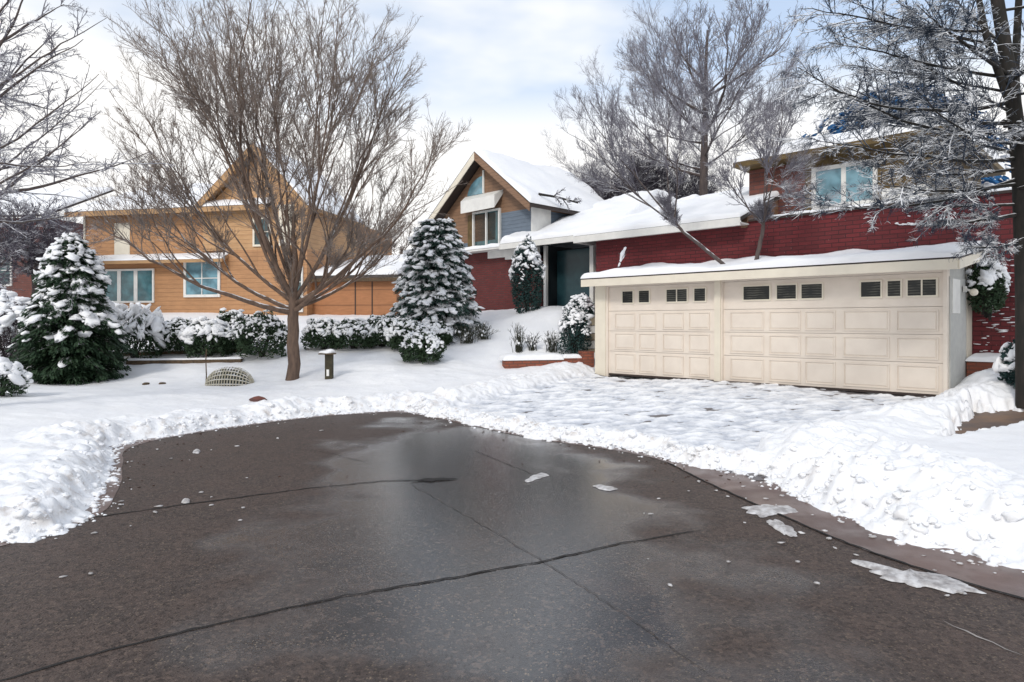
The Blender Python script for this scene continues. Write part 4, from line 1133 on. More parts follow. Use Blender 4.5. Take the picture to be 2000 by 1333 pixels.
def crown_tree(name, label, base, fork, tips, trunk_r, twig=(9, 7, 5), bark=None, tw=None, seed=1, cat='tree', prim_r=.055, low=.35, group=None,
               lead=None, tr0=.18, main=.26, aspan=.5, force=0, up=.35, fr=(.42, .38, .42), rs=(.02, .009, .0055, .0035), sp=(.5, .55, .6)):
    """bare tree: trunk to a fork, limbs arching to given tips, three orders of twigs; world coordinates"""
    rng = np.random.RandomState(seed); base = np.array(base, float); fork = np.array(fork, float)
    t = thing(name, label, cat, base, 0, group)
    tips = np.array(tips, float) - base; fk = fork - base; n = len(tips)
    K = 12
    st = np.zeros((1, K, 3)); s = np.linspace(0, 1, K)
    ld = np.array(lead) - base if lead is not None else fk + np.array([0, 0, (tips[:, 2].max() - fk[2]) * .30])
    st[0] = np.where((s < .6)[:, None], fk * (s / .6)[:, None], fk + (ld - fk) * ((s - .6) / .4)[:, None])
    st[0, 1:-1, :2] += rng.randn(K - 2, 2) * trunk_r * .12
    rt = np.where(s < .6, trunk_r * (1.12 - .2 * s / .6), trunk_r * (.92 - .7 * (s - .6) / .4)); rt[0] *= 1.25
    nm = max(4, int(n * main)); order = np.r_[np.arange(force), force + rng.permutation(n - force)]; mi, si = order[:nm], order[nm:]
    rise = np.argsort(np.argsort(tips[mi, 2] - .6 * np.linalg.norm(tips[mi, :2] - fk[:2], axis=1))) / max(1, nm - 1)
    p0 = fk + (ld - fk) * (aspan * rise * rng.uniform(.6, 1, nm))[:, None]
    h = tips[mi] - p0; p1 = p0 + h * np.array([.60, .60, low]) + rng.randn(nm, 3) * .07 * np.linalg.norm(h, axis=1)[:, None]
    P1 = beziers(p0, p1, tips[mi], 16, rng, .012)
    R1 = (prim_r * rng.uniform(.75, 1.2, (nm, 1))) * (1 - .88 * np.linspace(0, 1, 16)[None] ** .75)
    # sub-limbs leave the main limb that already heads their way
    q0 = np.zeros((len(si), 3)); q1 = q0.copy(); rr = np.zeros(len(si))
    for j, k in enumerate(si):
        cost = np.linalg.norm(P1[:, 8] + (tips[k] - P1[:, 8]) * .0 - (fk + (tips[k] - fk) * .5), axis=1) + rng.uniform(0, .25, nm)
        m = int(np.argmin(cost)); i = rng.randint(3, 9)
        q0[j] = P1[m, i]; tg = norm(P1[m, i + 1] - P1[m, i]); L = np.linalg.norm(tips[k] - q0[j])
        q1[j] = q0[j] + (tg * .55 + norm(tips[k] - q0[j]) * .45) * L * .5 + rng.randn(3) * .05 * L; rr[j] = R1[m, i] * rng.uniform(.55, .8)
    P2 = beziers(q0, q1, tips[si], 16, rng, .012)
    R2 = rr[:, None] * (1 - .84 * np.linspace(0, 1, 16)[None] ** .8)
    A = (np.concatenate([P1, P2]), np.concatenate([R1, R2]))
    Bk = kids(A, twig[0], (tr0, .98), fr[0], sp[0], up, up * .8, 8, rs[0], rs[1], rng, .018, .25)
    Bs = kids((st[:, 6:], rt[None, 6:]), 26, (.1, .98), .38, sp[0] * 1.2, up, up * .8, 8, rs[0], rs[1], rng, .018, .25)
    Bk = (np.concatenate([Bk[0], Bs[0]]), np.concatenate([Bk[1], Bs[1]]))
    Ck = kids(Bk, twig[1], (.12, .98), fr[1], sp[1], up * .8, up * .7, 6, rs[1], rs[2], rng, .02, .14)
    Dk = kids(Ck, twig[2], (.1, 1.0), fr[2], sp[2], up * .5, up * .4, 4, rs[2], rs[3], rng, .02, .08)
    V, Q = cat_tubes([((st, rt[None]), 12), (A, 7)]); obj('trunk', V, [Q], bark or M_GREYBARK, t, True)
    V, Q = cat_tubes([(Bk, 4), (Ck, 3), (Dk, 3)]); obj('crown', V, [Q], tw or M_GREYTW, t)
    return t, A

def ell_tips(c, rad, n, rng, zmin=-.4, power=.5):
    """points spread over an egg-shaped crown surface"""
    out = []
    k = 0
    while len(out) < n:
        k += 1
        z = zmin + (1 - zmin) * (len(out) + .5) / n; a = k * 2.399963 + rng.uniform(-.3, .3)
        r = math.sqrt(max(0, 1 - z * z)); f = rng.uniform(.82, 1.04)
        out.append((c[0] + rad[0] * r * math.cos(a) * f, c[1] + rad[1] * r * math.sin(a) * f, c[2] + rad[2] * z * f))
    return out

def px_tips(l): return [at(u, v, Y) for u, v, Y in l]

def maple():
    b = at(571, 752, 14.3); rng = np.random.RandomState(5)
    base = (b[0], b[1], zs(b[0], b[1]) - .15)
    fork = at(574, 612, 14.3)
    c = at(520, 300, 14.3)
    fm = px_tips([(200, 425, 13.3), (235, 250, 14.4), (840, 300, 13.6), (690, 440, 12.6), (800, 130, 14.6), (330, 40, 13.6), (560, -20, 14.2), (460, 10, 15.2), (680, 0, 13.2), (820, 420, 15.0), (300, 380, 15.4)])
    tips = fm + ell_tips((c[0], c[1], c[2] - .2), (3.05, 3.0, 3.5), 42, rng, -.38)
    tips += px_tips([(205, 420, 13.4), (175, 372, 14.2), (230, 300, 13.2), (250, 200, 14.6), (815, 190, 14.2), (835, 260, 13.4), (820, 350, 14.6), (775, 440, 15.2), (640, 480, 12.6), (720, 470, 13.0),
                     (300, 60, 14), (380, 10, 14.8), (470, -15, 13.6), (560, -20, 14.3), (650, -10, 14.8), (720, 20, 13.8), (780, 70, 14.5), (700, -20, 14.4), (760, 10, 13.4), (770, 110, 13.9), (790, 140, 14.8), (330, 30, 13.4), (270, 90, 14.2), (350, -10, 14.9), (600, 5, 13.2), (510, 10, 15), (420, 40, 13)])
    crown_tree('maple_tree', 'large bare vase shaped tree in the snowy yard before the orange house', base, fork, tips, .125, (11, 8, 6), M_MAPLE, M_MAPTW, 5,
               prim_r=.058, low=.34, up=.24, fr=(.44, .42, .42), rs=(.0092, .0052, .0034, .0022), sp=(.60, .6, .7), main=.2, aspan=.30, force=11, tr0=.34)
maple()

def back_trees():
    rng = np.random.RandomState(15)
    # tall bare tree behind the red house
    b = at(1375, 600, 24); fk = at(1375, 345, 24); c = at(1375, 185, 24)
    tips = ell_tips((c[0], c[1], c[2]), (3.9, 3.6, 3.6), 46, rng, -.45)
    crown_tree('bare_tree', 'tall bare grey tree with a thick trunk rising behind the red house', (b[0], b[1], 1.4), fk, tips, .165, (11, 8, 7), M_GREYBARK, M_GREYTW, 16, prim_r=.06, low=.42, up=.22, lead=at(1382, 60, 24), aspan=.75, main=.35,
               fr=(.52, .46, .46), rs=(.014, .008, .0052, .0036), sp=(.62, .65, .7), tr0=.3)
    # dense frosted trees that close the gap between the houses
    for i, (u, v0, v1, w, Yd, lab) in enumerate(((1195, 440, 312, 95, 27, 'round frosted grey tree behind the snowy gable roof'), (1305, 440, 300, 110, 28, 'wide frosted grey tree between the gabled house and the red house'))):
        b = at(u, 610, Yd); fk = at(u, v0 + 40, Yd); c = at(u, (v0 + v1) / 2 - 5, Yd)
        tips = ell_tips(c, (w / FPX * Yd, w / FPX * Yd, (v0 - v1) / 2 / FPX * Yd * 1.1), 44, rng, -.7)
        crown_tree('frosted_tree', lab, (b[0], b[1], 1.8), fk, tips, .16, (11, 9, 7), M_GREYBARK, M_PURPLE, 17 + i, prim_r=.05, low=.5, up=.15, fr=(.6, .5, .5), rs=(.022, .014, .010, .007), sp=(.8, .8, .8), group='frosted trees behind the houses')
    # left far trees
    for i, (u, v0, v1, w, Yd, lab) in enumerate(((70, 500, 385, 105, 23, 'dark purple grey frosted tree behind the big left conifer'), (-60, 560, 400, 120, 21, 'frosted thicket tree at the far left edge'))):
        b = at(u, 620, Yd); fk = at(u, v0 + 40, Yd); c = at(u, (v0 + v1) / 2 + 10, Yd)
        tips = ell_tips(c, (w / FPX * Yd, w / FPX * Yd, (v0 - v1) / 2 / FPX * Yd * 1.2), 34, rng, -.8)
        crown_tree('frosted_tree', lab, (b[0], b[1], 1.2), fk, tips, .14, (9, 7, 6), M_GREYBARK, M_PURPLE, 27 + i, prim_r=.05, low=.5, up=.12, fr=(.6, .5, .5), rs=(.022, .014, .010, .007), sp=(.8, .8, .8), group='frosted trees behind the houses')
    # thin bare tree behind the spruce
    b = at(790, 600, 30); fk = at(785, 520, 30); c = at(770, 455, 30)
    crown_tree('bare_tree', 'small brownish bare tree far behind the snowy spruce', (b[0], b[1], 2), fk, ell_tips(c, (2.0, 2.0, 1.2), 14, rng, -.5), .07, (5, 4, 3), M_MAPLE, M_MAPTW, 33, prim_r=.025, up=.2, rs=(.012, .008, .006, .004))
M_PURPLE = m_bark('frost_twig', (.10, .085, .105), (.062, .056, .075), True, .35, .85, 3)
back_trees()

def roof_tree():
    rng = np.random.RandomState(41)
    # multi-stem ornamental trees whose stems lean across the red wall above the garage roof
    x = gx(1425, .35); p = G2W(x, .35); base = (p[0], p[1], 2.70)
    Yb = p[1]
    k = at(1325, 445, Yb + .4)
    tips = px_tips([(1085, 270, 13.6), (1120, 180, 14), (1200, 60, 14), (1160, 120, 14.6), (1235, 130, 13.4), (1290, 110, 14.6), (1100, 330, 14.4), (1140, 230, 13), (1260, 200, 15), (1330, 230, 13.5), (1180, 300, 15), (1240, 80, 14.4), (1400, 260, 14.8), (1075, 300, 14.2)])
    crown_tree('ornamental_tree', 'bare leaning tree springing from the garage roof edge, its long stems fanning left', base, k, tips, .036, (13, 9, 7), M_GREYBARK, M_GREYTW, 42, prim_r=.022, low=.5, up=.28,
               lead=at(1300, 400, Yb + .4), sp=(.62, .62, .7), tr0=.3, fr=(.44, .42, .44), rs=(.0090, .0055, .0036, .0024), group='bare trees above the garage roof')
    x = gx(1475, .9); p = G2W(x, .9); base = (p[0], p[1], 2.80); Yb = p[1]
    k = at(1492, 440, Yb)
    tips = px_tips([(1440, 150, 13.6), (1500, 110, 13), (1560, 200, 13.4), (1600, 280, 12.6), (1400, 330, 12.8), (1580, 360, 12.4), (1520, 260, 14.4), (1460, 260, 12.2), (1620, 330, 13), (1380, 250, 14), (1545, 150, 14.2), (1640, 390, 12.8), (1590, 410, 12.2)])
    crown_tree('ornamental_tree', 'bare snow dusted tree with a forked upright stem on the garage roof', base, k, tips, .042, (13, 9, 7), M_GREYBARK, M_GREYTW, 43, prim_r=.021, low=.45, up=.25,
               lead=at(1488, 420, Yb), sp=(.62, .62, .7), tr0=.3, fr=(.44, .42, .44), rs=(.0090, .0055, .0036, .0024), group='bare trees above the garage roof')
    x = gx(1200, .4); p = G2W(x, .4); base = np.array((p[0], p[1], 2.68))
    t = thing('snowy_sprig', 'short twig weighed down with snow at the left end of the garage roof', 'twig', base)
    e = np.array(at(1222, 487, p[1] + .1)) - base; P = beziers(np.zeros((1, 3)), (e * .5 + np.array([.03, 0, .03]))[None], e[None], 6, rng, .02)
    K2 = kids((P, np.full((1, 6), .02)), 7, (.4, 1), .35, .7, 0, 0, 4, .008, .004, rng)
    V, Q = cat_tubes([((P, np.linspace(.02, .008, 6)[None]), 5), (K2, 3)]); obj('stem', V, [Q], M_GREYBARK, t)
    C = P[0, 2:] + np.array([0, -.02, .03]); V, F = blobs(C, np.array([.11, .045, .05]) * rng.uniform(.5, 1.1, (len(C), 1)), rng, 2, .4, np.tile(P[0, -1] - P[0, 0], (len(C), 1))); obj('snow', V, [F], M_SNOW, t, True)['kind'] = 'stuff'
roof_tree()

def sweeping_tree(name, label, base, trunks, limbs, seed, bark, tw, trunk_r, twig=(16, 9, 5), needles=None, droop=.12):
    rng = np.random.RandomState(seed); base = np.array(base, float); t = thing(name, label, 'tree', base)
    sets = []
    for i, tr in enumerate(trunks):
        P = np.array(tr) - base; s = np.linspace(0, 1, 12); kk = np.linspace(0, 1, len(P))
        C = np.stack([np.interp(s, kk, P[:, j]) for j in range(3)], 1)[None]
        sets.append(((C, (trunk_r[i] * (1 - .45 * s))[None]), 10))
    p0 = np.array([l[0] for l in limbs]) - base; p2 = np.array([l[1] for l in limbs]) - base
    d = np.linalg.norm(p2 - p0, axis=1)[:, None]
    p1 = (p0 + p2) / 2 + np.array([0, 0, -1.]) * d * rng.uniform(-.02, droop, (len(p0), 1)) + rng.randn(len(p0), 3) * .05 * d
    A = (beziers(p0, p1, p2, 16, rng, .006), rng.uniform(.02, .036, (len(p0), 1)) * (1 - .85 * np.linspace(0, 1, 16)[None]))
    B = kids(A, twig[0], (.12, .99), .34, .75, 0.02, .05, 8, .009, .005, rng, .02, .2, flat=.55)
    C = kids(B, twig[1], (.1, 1.), .42, .7, 0, -.12, 5, .005, .003, rng, .03, .1, flat=.3)
    D = kids(C, twig[2], (.1, 1.), .5, .8, -.05, -.3, 4, .0034, .0022, rng, .03, .05)
    V, Q = cat_tubes(sets + [(A, 6)]); obj('trunk', V, [Q], bark, t, True)
    V, Q = cat_tubes([(B, 4), (C, 3), (D, 3)]); obj('crown', V, [Q], tw, t)
    return t, A, B, C
def right_tree():
    rng = np.random.RandomState(51)
    M_BLT = m_bark('larch_twig', (.045, .060, .085), (.026, .036, .058), True, .25, .65, 4)
    trunks = [[at(2006, 770, 9.4), at(2003, 560, 9.4), at(1992, 300, 9.4), at(1972, 150, 9.4), at(1938, -60, 9.4)],
              [at(1992, 300, 9.4), at(1982, 150, 9.6), at(1994, -80, 9.6)], [at(1968, 190, 9.4), at(1928, 80, 9.2), at(1900, -60, 9.1)]]
    base = (trunks[0][0][0], 9.4, zs(trunks[0][0][0], 9.4) - .1); trunks[0][0] = base
    limbs = []
    spec = [(1930, 60, 1640, -20, 9.2), (1940, 90, 1560, 10, 8.8), (1950, 110, 1700, 45, 10.4), (1955, 150, 1600, 80, 9.0), (1965, 180, 1640, 120, 10), (1970, 200, 1560, 115, 8.6), (1975, 220, 1760, 100, 9.3), (1978, 240, 1650, 175, 9.6),
            (1978, 260, 1560, 165, 9.0), (1980, 300, 1720, 215, 10.2), (1982, 310, 1580, 270, 8.8), (1984, 330, 1640, 310, 9.5), (1985, 350, 1560, 390, 9.0), (1985, 360, 1700, 370, 8.6), (1986, 400, 1790, 400, 9.8), (1986, 420, 1840, 440, 9.2), (1986, 470, 1880, 480, 8.9),
            (1975, 150, 1800, 10, 8.4), (1968, 100, 1850, -30, 9.9), (1983, 280, 1800, 180, 8.2)]
    for u0, v0, u1, v1, Y1 in spec: limbs.append((at(u0, v0, 9.4), at(u1, v1, Y1)))
    for i in range(14):      # the sides out of frame and towards the back
        v0 = rng.uniform(-60, 450); u0 = 1984 if v0 > 250 else 1960; p = np.array(at(u0, v0, 9.4)); a = rng.uniform(-2.0, 1.9)
        limbs.append((p, p + np.array([math.cos(a) * 2.4, math.sin(a) * 2.0, rng.uniform(-.2, .5)])))
    t, A, B, C = sweeping_tree('larch_tree', 'dark snow laden tree at the right edge, its long branches sweeping over the red house', base, trunks, limbs, 52, M_DKBARK, M_BLT, (.135, .07, .055), (24, 10, 5))
right_tree()
def left_tree():
    rng = np.random.RandomState(61); Yd = 9.5
    b = at(-130, 760, Yd); base = (b[0], b[1], zs(b[0], b[1]) - .1)
    trunks = [[base, at(-120, 500, Yd), at(-90, 300, Yd), at(-100, 0, Yd), at(-120, -150, Yd)]]
    spec = [(-118, 480, 60, 330, 9.2), (-110, 430, 190, 170, 9.6), (-105, 400, 170, 240, 9), (-100, 330, 215, 155, 9.2), (-95, 300, 110, 40, 9.8), (-95, 260, 170, 75, 9.4), (-95, 230, 190, 10, 9), (-95, 350, 140, 300, 10.2), (-98, 380, 300, 305, 9.4),
            (-100, 420, 160, 420, 9.9), (-98, 200, 80, -40, 9.3), (-98, 150, 120, 0, 10.2), (-98, 290, 190, 330, 8.8), (-98, 120, 40, -60, 9), (-100, 460, 190, 240, 10)]
    limbs = [(at(u0, v0, Yd), at(u1, v1, Y1)) for u0, v0, u1, v1, Y1 in spec]
    for i in range(14):
        v0 = rng.uniform(-50, 420); p = np.array(at(-100, v0, Yd)); a = rng.uniform(1.4, 4.6); limbs.append((p, p + np.array([math.cos(a) * 2.2, math.sin(a) * 2.2, rng.uniform(.2, 1.2)])))
    sweeping_tree('bare_tree', 'bare tree reaching in from the left edge with snow lined branches', base, trunks, limbs, 62, M_GREYBARK, M_GREYTW, (.16,), (9, 7, 4), droop=.10)
left_tree()

# --- conifers and shrubs
def quads_at(C, D, N, L, W):
    """leaf quads: centre C, long axis D, normal-ish N"""
    D = norm(D); S = norm(np.cross(D, N)); L = L[:, None]; W = W[:, None]
    V = np.stack([C - D * L * .5 - S * W * .25, C - D * L * .5 + S * W * .25, C + D * L * .15 + S * W * .5, C + D * L * .5, C + D * L * .15 - S * W * .5], 1)
    n = len(C); i = np.arange(n)[:, None] * 5
    return V.reshape(-1, 3), i + np.array([[0, 1, 2, 3]]), i + np.array([[0, 3, 4]])

def conifer(name, label, base, H, prof, nb, seed, mleaf, leafn=46, leaf=(.11, .045), snow=1.0, droop=.35, snow_size=.16, group=None, trunk_r=.09, t0=.02, lay=.0, cat='conifer', sbase=1.):
    rng = np.random.RandomState(seed); t = thing(name, label, cat, base, 0, group)
    ts = np.sort(rng.uniform(t0, .99, nb) ** 1.15)
    az = np.arange(nb) * 2.399963 + rng.uniform(-.4, .4, nb); droop = droop * rng.uniform(.3, 1.5, nb)
    rad = np.array([prof(x) for x in ts]) * rng.uniform(.82, 1.1, nb)
    o = np.stack([np.cos(az), np.sin(az), 0 * az], 1)
    z0 = ts * H
    p0 = np.c_[np.zeros((nb, 2)), z0]; p2 = o * rad[:, None] + np.c_[np.zeros((nb, 2)), z0 - droop * rad * (1 - ts * .9) + .1 * rad]
    p1 = (p0 + p2) / 2 + np.c_[np.zeros((nb, 2)), .22 * rad]
    P = beziers(p0, p1, p2, 8, rng, .01); Rr = np.linspace(.018, .004, 8)[None].repeat(nb, 0)
    # trunk + boughs
    st = np.zeros((1, 8, 3)); st[0, :, 2] = np.linspace(0, H, 8)
    V, Q = cat_tubes([((st, np.linspace(trunk_r, .01, 8)[None]), 8), ((P, Rr), 3)]); obj('trunk', V, [Q], M_DKBARK, t)
    # needle sprays
    ids = np.repeat(np.arange(nb), leafn); ids = ids[rng.rand(len(ids)) < (.35 + .65 * (rad / rad.max()))[ids]]
    s = rng.uniform(.25, 1.02, len(ids)); f = np.clip(s, 0, .999) * 7; i = f.astype(int); w = (f - i)[:, None]
    c = P[ids, i] * (1 - w) + P[ids, np.minimum(i + 1, 7)] * w; T = norm(P[ids, np.minimum(i + 1, 7)] - P[ids, i])
    side = norm(np.cross(T, np.array([0, 0, 1.])))
    wid = (.10 + .22 * rad[ids] * (1.1 - s) * 1.0)[:, None] * rng.uniform(-1, 1, (len(ids), 1))
    c = c + side * wid + np.array([0, 0, 1.]) * (-.22 * np.abs(wid) + rng.normal(0, .035, (len(ids), 1)) - .02)
    D = norm(T + side * np.sign(wid) * rng.uniform(.1, 1.0, (len(ids), 1)) + np.array([0, 0, -1.]) * rng.uniform(-.1, .7, (len(ids), 1)))
    N = norm(np.array([0, 0, 1.]) + rng.randn(len(ids), 3) * .45)
    V, Q, T3 = quads_at(c, D, N, leaf[0] * rng.uniform(.7, 1.4, len(ids)), leaf[1] * rng.uniform(.7, 1.4, len(ids)))
    obj('foliage', V, [Q, T3], mleaf, t)
    if snow:
        n = int(nb * 9 * snow); k = rng.randint(0, nb, n); k = k[rng.rand(n) < np.clip(sbase + (ts[k] - (.0 if sbase > .5 else .22)) * 2.4, 0.02, 1)]; n = len(k); s = rng.uniform(.42, 1.0, n); f = np.clip(s, 0, .999) * 7; i = f.astype(int); w = (f - i)[:, None]
        c = P[k, i] * (1 - w) + P[k, np.minimum(i + 1, 7)] * w; T = norm(P[k, np.minimum(i + 1, 7)] - P[k, i]); side = norm(np.cross(T, np.array([0, 0, 1.])))
        sz = snow_size * rng.uniform(.25, 1.0, n) ** 1.3 * np.clip(.35 + rad[k] / rad.max(), .4, 1.1)
        c = c + side * (rng.uniform(-1, 1, n) * .22 * rad[k] * (1.1 - s))[:, None] + np.array([0, 0, .045])
        V, F = blobs(c, np.stack([sz * rng.uniform(.8, 1.5, n), sz * rng.uniform(.5, .95, n), sz * rng.uniform(.25, .5, n)], 1), rng, 2, .55, T + rng.randn(n, 3) * np.array([.5, .5, .25])); obj('snow', V, [F], M_SNOW, t, True)['kind'] = 'stuff'
    return t

def bush(name, label, c, rad, seed, mleaf, nleaf=4200, snow=260, snow_size=.05, leaf=(.06, .03), group=None, cat='shrub', zcut=-.65, hang=0.0, stems=14, big=0):
    """leafy shrub on the ground at c=(x,y,z of its foot)"""
    rng = np.random.RandomState(seed); t = thing(name, label, cat, c, 0, group); rad = np.array(rad, float)
    mid = np.array([0, 0, rad[2] * -zcut * .95 + .05])
    def lumpy(d): return 1 + .22 * fbm(d[:, 0] * 2.2 + seed * 3.1, d[:, 1] * 2.2 + d[:, 2] * 2.6, 3)
    d = norm(rng.randn(nleaf, 3)); d = d[d[:, 2] > zcut]; n = len(d)
    r = lumpy(d) * (1 - .45 * rng.rand(n) ** 2.2)
    C = mid + d * rad * r[:, None]
    D = norm(d + rng.randn(n, 3) * .6 + np.array([0, 0, .25 - hang])); N = norm(d + rng.randn(n, 3) * .6)
    V, Q, T3 = quads_at(C, D, N, leaf[0] * rng.uniform(.7, 1.5, n), leaf[1] * rng.uniform(.7, 1.5, n)); obj('foliage', V, [Q, T3], mleaf, t)
    # stems
    a = rng.uniform(0, 6.28, stems); e = np.stack([np.cos(a) * rad[0] * .7, np.sin(a) * rad[1] * .7, np.full(stems, mid[2] + rad[2] * .45)], 1)
    P = beziers(np.tile([0, 0, -.05], (stems, 1)) + rng.randn(stems, 3) * .03, e * np.array([.3, .3, .6]), e, 6, rng, .02)
    V, Q = tubes(P, np.linspace(.018, .005, 6)[None].repeat(stems, 0), 4); obj('stem', V, [Q], M_DKBARK, t)
    if snow:
        d = norm(rng.randn(snow * 3, 3)); d = d[(d[:, 2] + .35 * fbm(d[:, 0] * 3 + seed, d[:, 1] * 3, 2)) > .12][:snow]; n = len(d)
        sz = snow_size * rng.gamma(3, .33, n).clip(.35, 2.2)
        C = mid + d * rad * (lumpy(d) * rng.uniform(.95, 1.04, n))[:, None]
        tang = norm(np.cross(d, norm(rng.randn(n, 3)))) * (1 - hang) + hang * norm(np.stack([d[:, 0], d[:, 1], -1.6 + 0 * d[:, 0]], 1))
        S = np.stack([sz * (1.25 + 1.6 * hang), sz * .8, sz * .5], 1)
        Cb, Sb = C, S
        if big:
            k = rng.randint(0, n, big); k = k[d[k, 2] > .15]
            Cb = np.r_[C, C[k] + np.array([0, 0, -.01])]; Sb = np.r_[S, np.stack([snow_size * rng.uniform(2, 3.6, len(k)), snow_size * rng.uniform(1.5, 2.4, len(k)), snow_size * rng.uniform(.9, 1.5, len(k))], 1)]; tang = np.r_[tang, tang[k]]
        V, F = blobs(Cb, Sb, rng, 1 if snow > 220 and not big else 2, .4, tang); obj('snow', V, [F], M_SNOW, t, True)['kind'] = 'stuff'
    return t

M_GRN = m_leaf('dark_green_needles', (.016, .036, .020), (.028, .052, .026))
M_GRN2 = m_leaf('spruce_needles', (.020, .048, .042), (.035, .065, .050))
M_BLU = m_leaf('blue_needles', (.012, .075, .19), (.02, .10, .24))
M_SHR = m_leaf('evergreen_leaves', (.020, .042, .022), (.034, .058, .028))
M_SHT = m_leaf('teal_leaves', (.014, .040, .040), (.026, .055, .050))
M_SHP = m_leaf('brown_twig_leaves', (.070, .050, .050), (.045, .035, .045), .25)

def gpos(u, v, Yd):
    p = at(u, v, Yd); return (p[0], p[1], zs(p[0], p[1]) - .03)
def planting():
    # big rounded conifer on the left
    pb = gpos(140, 752, 14.6)
    conifer('snowy_conifer', 'broad dark green conifer, its upper boughs loaded with snow, at the left of the yard', pb, 3.2,
            lambda t: 1.10 * (min(1, .80 + t * 1.2) if t < .18 else max(.12, (1 - ((t - .18) / .84)) ** .60 * (1 - .10 * math.sin(t * 14)))), 460, 101, M_GRN, 150, (.10, .034), .62, .26, .165, sbase=.0)
    # spruce in the middle
    pb = gpos(852, 650, 18.5)
    conifer('spruce_tree', 'full snow crusted spruce beside the gabled house', (pb[0], pb[1], pb[2] - .2), 3.4,
            lambda t: 1.22 * (min(1, .66 + t * 1.4) if t < .25 else max(.12, (1 - (t - .25) / .80)) ** .44), 420, 102, M_GRN2, 130, (.09, .032), 1.35, .30, .11, t0=.06)
    # weeping shrub with long snow strands
    c = gpos(262, 694, 16.6)
    bush('weeping_shrub', 'drooping shrub buried under hanging fingers of snow right of the big conifer', c, (.74, .7, .72), 111, M_SHR, 3000, 330, .058, (.10, .03), hang=.55, big=14)
    # row of shrubs under the orange house
    sp = [(352, 692, 17.0, .52, .50, 'snow spattered shrub just right of the drooping shrub', M_SHR, 230, .05, 20, 112), (410, 696, 16.6, .60, .52, 'sprawling shrub with fat snow clumps above the edging timber', M_SHR, 160, .075, 34, 113),
          (455, 690, 17.2, .52, .60, 'tall frosted shrub beneath the narrow window of the orange house', M_SHR, 300, .045, 10, 114), (512, 702, 16.4, .62, .62, 'round dark green shrub left of the maple trunk', M_SHR, 330, .045, 0, 115)]
    for u, v, Yd, rx, rz, lab, m, sn, ss, bg, sd in sp:
        bush('shrub', lab, gpos(u, v, Yd), (rx, rx * .9, rz), sd, m, 4800, int(sn * 1.25), ss * .78, (.06, .032), 'shrubs in the bed under the houses', big=bg)
    hp = [(632, 688, 17.2, .52, .46, 'snowy shrub just right of the maple trunk', 121, 300), (690, 690, 17.2, .62, .44, 'low spreading snowy shrub in front of the brown wing', 122, 340), (748, 684, 17.4, .66, .46, 'wide snowy shrub left of the bird house', 123, 340),
          (800, 690, 16.9, .60, .44, 'speckled snowy shrub under the bird house', 124, 330), (824, 714, 15.6, .52, .40, 'small dark green shrub standing forward alone in the smooth snow', 125, 210), (852, 684, 17.4, .42, .36, 'low shrub at the right end of the row below the spruce', 126, 200)]
    for u, v, Yd, rx, rz, lab, sd, sn in hp:
        bush('shrub', lab, gpos(u, v, Yd), (rx, rx * .85, rz), sd, M_SHR, 4600, int(sn * 1.35), .034, (.055, .03), 'shrubs in the bed under the houses', big=12)
    # columnar evergreen by the porch, shrubs at garage corner
    c = at(1030, 608, 19.4); zz_ = zb1(c[0], c[1])
    bush('columnar_evergreen', 'tall narrow dark evergreen dusted with snow between brick wall and porch', (c[0], c[1], zz_), (.46, .46, 1.15), 131, M_SHT, 5200, 260, .05, (.07, .03), cat='evergreen', zcut=-.85, big=8)
    for u, v, Yd, rx, rz, lab, sd in ((1133, 618, 18.0, .42, .48, 'frosted shrub in front of the dark porch, upper one by the garage corner', 132), (1122, 704, 16.6, .40, .62, 'tall frosted shrub behind the brick planter wall', 133), (1138, 650, 17.3, .34, .40, 'small frosted shrub squeezed between the porch shrub and the planter', 134)):
        bush('shrub', lab, gpos(u, v, Yd), (rx, rx, rz), sd, M_SHT, 3600, 380, .04, (.05, .022), 'shrubs by the garage corner', zcut=-.8)
    # climber on the brick right of the garage
    p = G2W(7.42, 1.45)
    bush('climbing_shrub', 'dark snowy shrub climbing the brick wall right of the garage', (p[0], p[1], 1.75), (.30, .22, .50), 141, M_SHR, 2600, 130, .045, (.055, .025), zcut=-.8, big=6)
    # blue spruce behind the upper storey
    pb = at(1745, 560, 21.5)
    conifer('blue_spruce', 'deep blue spruce behind the upper storey of the red house', (pb[0], pb[1], 2.0), 7.2, lambda t: 3.0 * max(.05, min(1, (1 - t) / .30)) ** .6, 420, 151, M_BLU, 90, (.20, .08), .25, .25, .18, t0=.45)
    # snowy thicket at the left edge
    for u, v, Yd, rx, rz, lab, sd in ((20, 720, 15.5, .75, 1.0, 'frosted brownish shrub behind the big conifer at the left edge', 161), (-30, 640, 17.5, .9, 1.2, 'tall frosted shrub cut by the left edge of the picture', 162), (45, 610, 18, .8, .9, 'purple brown frosted shrub peeping over the big conifer', 163)):
        bush('shrub', lab, gpos(u, v, Yd), (rx, rx, rz), sd, M_SHP, 3800, 420, .06, (.10, .02), 'frosted shrubs at the left edge', big=20)
    bush('shrub', 'small twiggy snow capped shrub on the near left bank', gpos(2, 800, 11.2), (.36, .36, .34), 164, M_SHR, 1800, 90, .05, (.09, .018), 'frosted shrubs at the left edge', big=20)
    bush('shrub', 'thin blue grey shrub rubbing against the trunk at the right edge', gpos(2010, 750, 9.9), (.34, .34, .42), 165, M_SHT, 2200, 120, .05, (.08, .03), big=10)

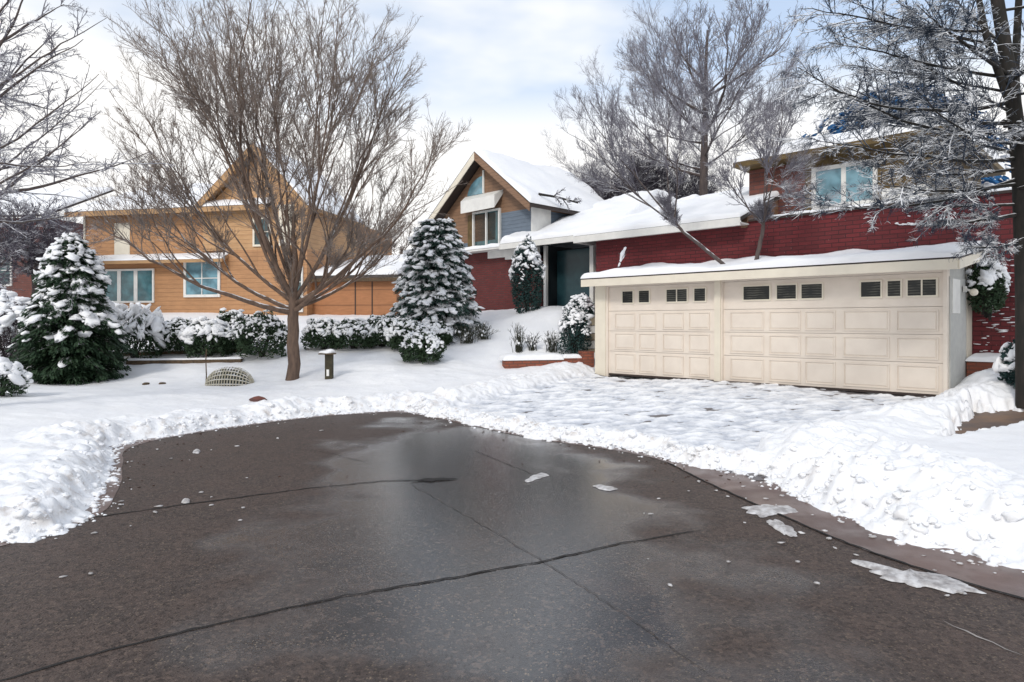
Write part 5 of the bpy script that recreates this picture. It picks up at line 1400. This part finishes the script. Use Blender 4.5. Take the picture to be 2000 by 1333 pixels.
def grass_tuft(name, label, c, n, h, spread, seed, m, snow=10, group=None):
    rng = np.random.RandomState(seed); t = thing(name, label, 'plant', c, 0, group)
    p0 = rng.randn(n, 3) * np.array([spread * .3, spread * .3, 0]); d = rng.randn(n, 3) * np.array([spread * .55, spread * .55, 0]); hh = h * rng.uniform(.5, 1.1, n)
    p2 = p0 + d + np.c_[np.zeros((n, 2)), hh]; p1 = p0 + d * .25 + np.c_[np.zeros((n, 2)), hh * .65]
    A = (beziers(p0, p1, p2, 6, rng, .012), np.linspace(.008, .003, 6)[None].repeat(n, 0)); B = kids(A, 5, (.35, 1), .25, .5, .3, .2, 4, .004, .003, rng)
    V, Q = cat_tubes([(A, 3), (B, 3)]); obj('stem', V, [Q], m, t)
    k = rng.randint(0, n, snow * 3); C = A[0][k, rng.randint(2, 6, len(k))]; S = np.tile([.022, .018, .03], (len(k), 1)) * rng.uniform(.5, 1.5, (len(k), 1))
    V, F = blobs(C, S, rng, 1, .3); obj('snow', V, [F], M_SNOW, t, True)['kind'] = 'stuff'
def tufts():
    m = m_bark('dry_stalk', (.06, .065, .045), (.045, .045, .035), True, .6, .9, 8)
    for u, v, Yd, n, h, s, lab, sd in ((915, 684, 17.4, 70, .42, .32, 'dark tuft of stalks in the snow beside the shrub row', 171), (945, 682, 17.6, 60, .38, .28, 'dark tuft of stalks nearest the bare snow mound', 172), (1012, 698, 16.7, 40, .65, .16, 'tallest upright snowy stalk behind the planter wall', 173),
                                   (1040, 698, 16.8, 34, .42, .2, 'short snowy stalks in the middle of the planter', 174), (1078, 698, 16.7, 50, .48, .22, 'frosted stalks beside the tall frosted planter shrub', 175), (725, 545, 24.5, 30, 1.0, .35, 'dark stalks poking up from the roof line of the brown wing', 176)):
        p = at(u, v, Yd); z = zs(p[0], p[1]) - .02
        if sd == 176: z = 3.1
        grass_tuft('dry_stalks', lab, (p[0], p[1], z), n, h, s, sd, m, 12, 'dry winter stalks')
    # dark broken branch lying on the snowy roof of the gabled house
    p = np.array(at(1085, 392, 21.3)); t = thing('fallen_branch', 'dark broken branch lying on the snowy roof slope of the gabled house', 'branch', p)
    rng = np.random.RandomState(6); a = np.array(at(1052, 379, 21.2)) - p; b = np.array(at(1128, 399, 21.4)) - p
    P = beziers(a[None], (a * .5 + b * .5 + np.array([0, 0, .06]))[None], b[None], 8, rng, .01); K2 = kids((P, np.full((1, 8), .05)), 9, (.2, .9), .35, .9, -.3, -.1, 5, .02, .01, rng)
    V, Q = cat_tubes([((P, np.linspace(.05, .03, 8)[None]), 6), (K2, 4)]); obj('limb', V, [Q], M_DKBARK, t)
    K3 = kids(K2, 12, (.2, 1), .5, .8, 0, 0, 3, .01, .006, rng); V, Q = cat_tubes([(K3, 3)]); obj('twigs', V, [Q], M_GREYTW, t)['kind'] = 'stuff'
garden_bits(); planting(); tufts()
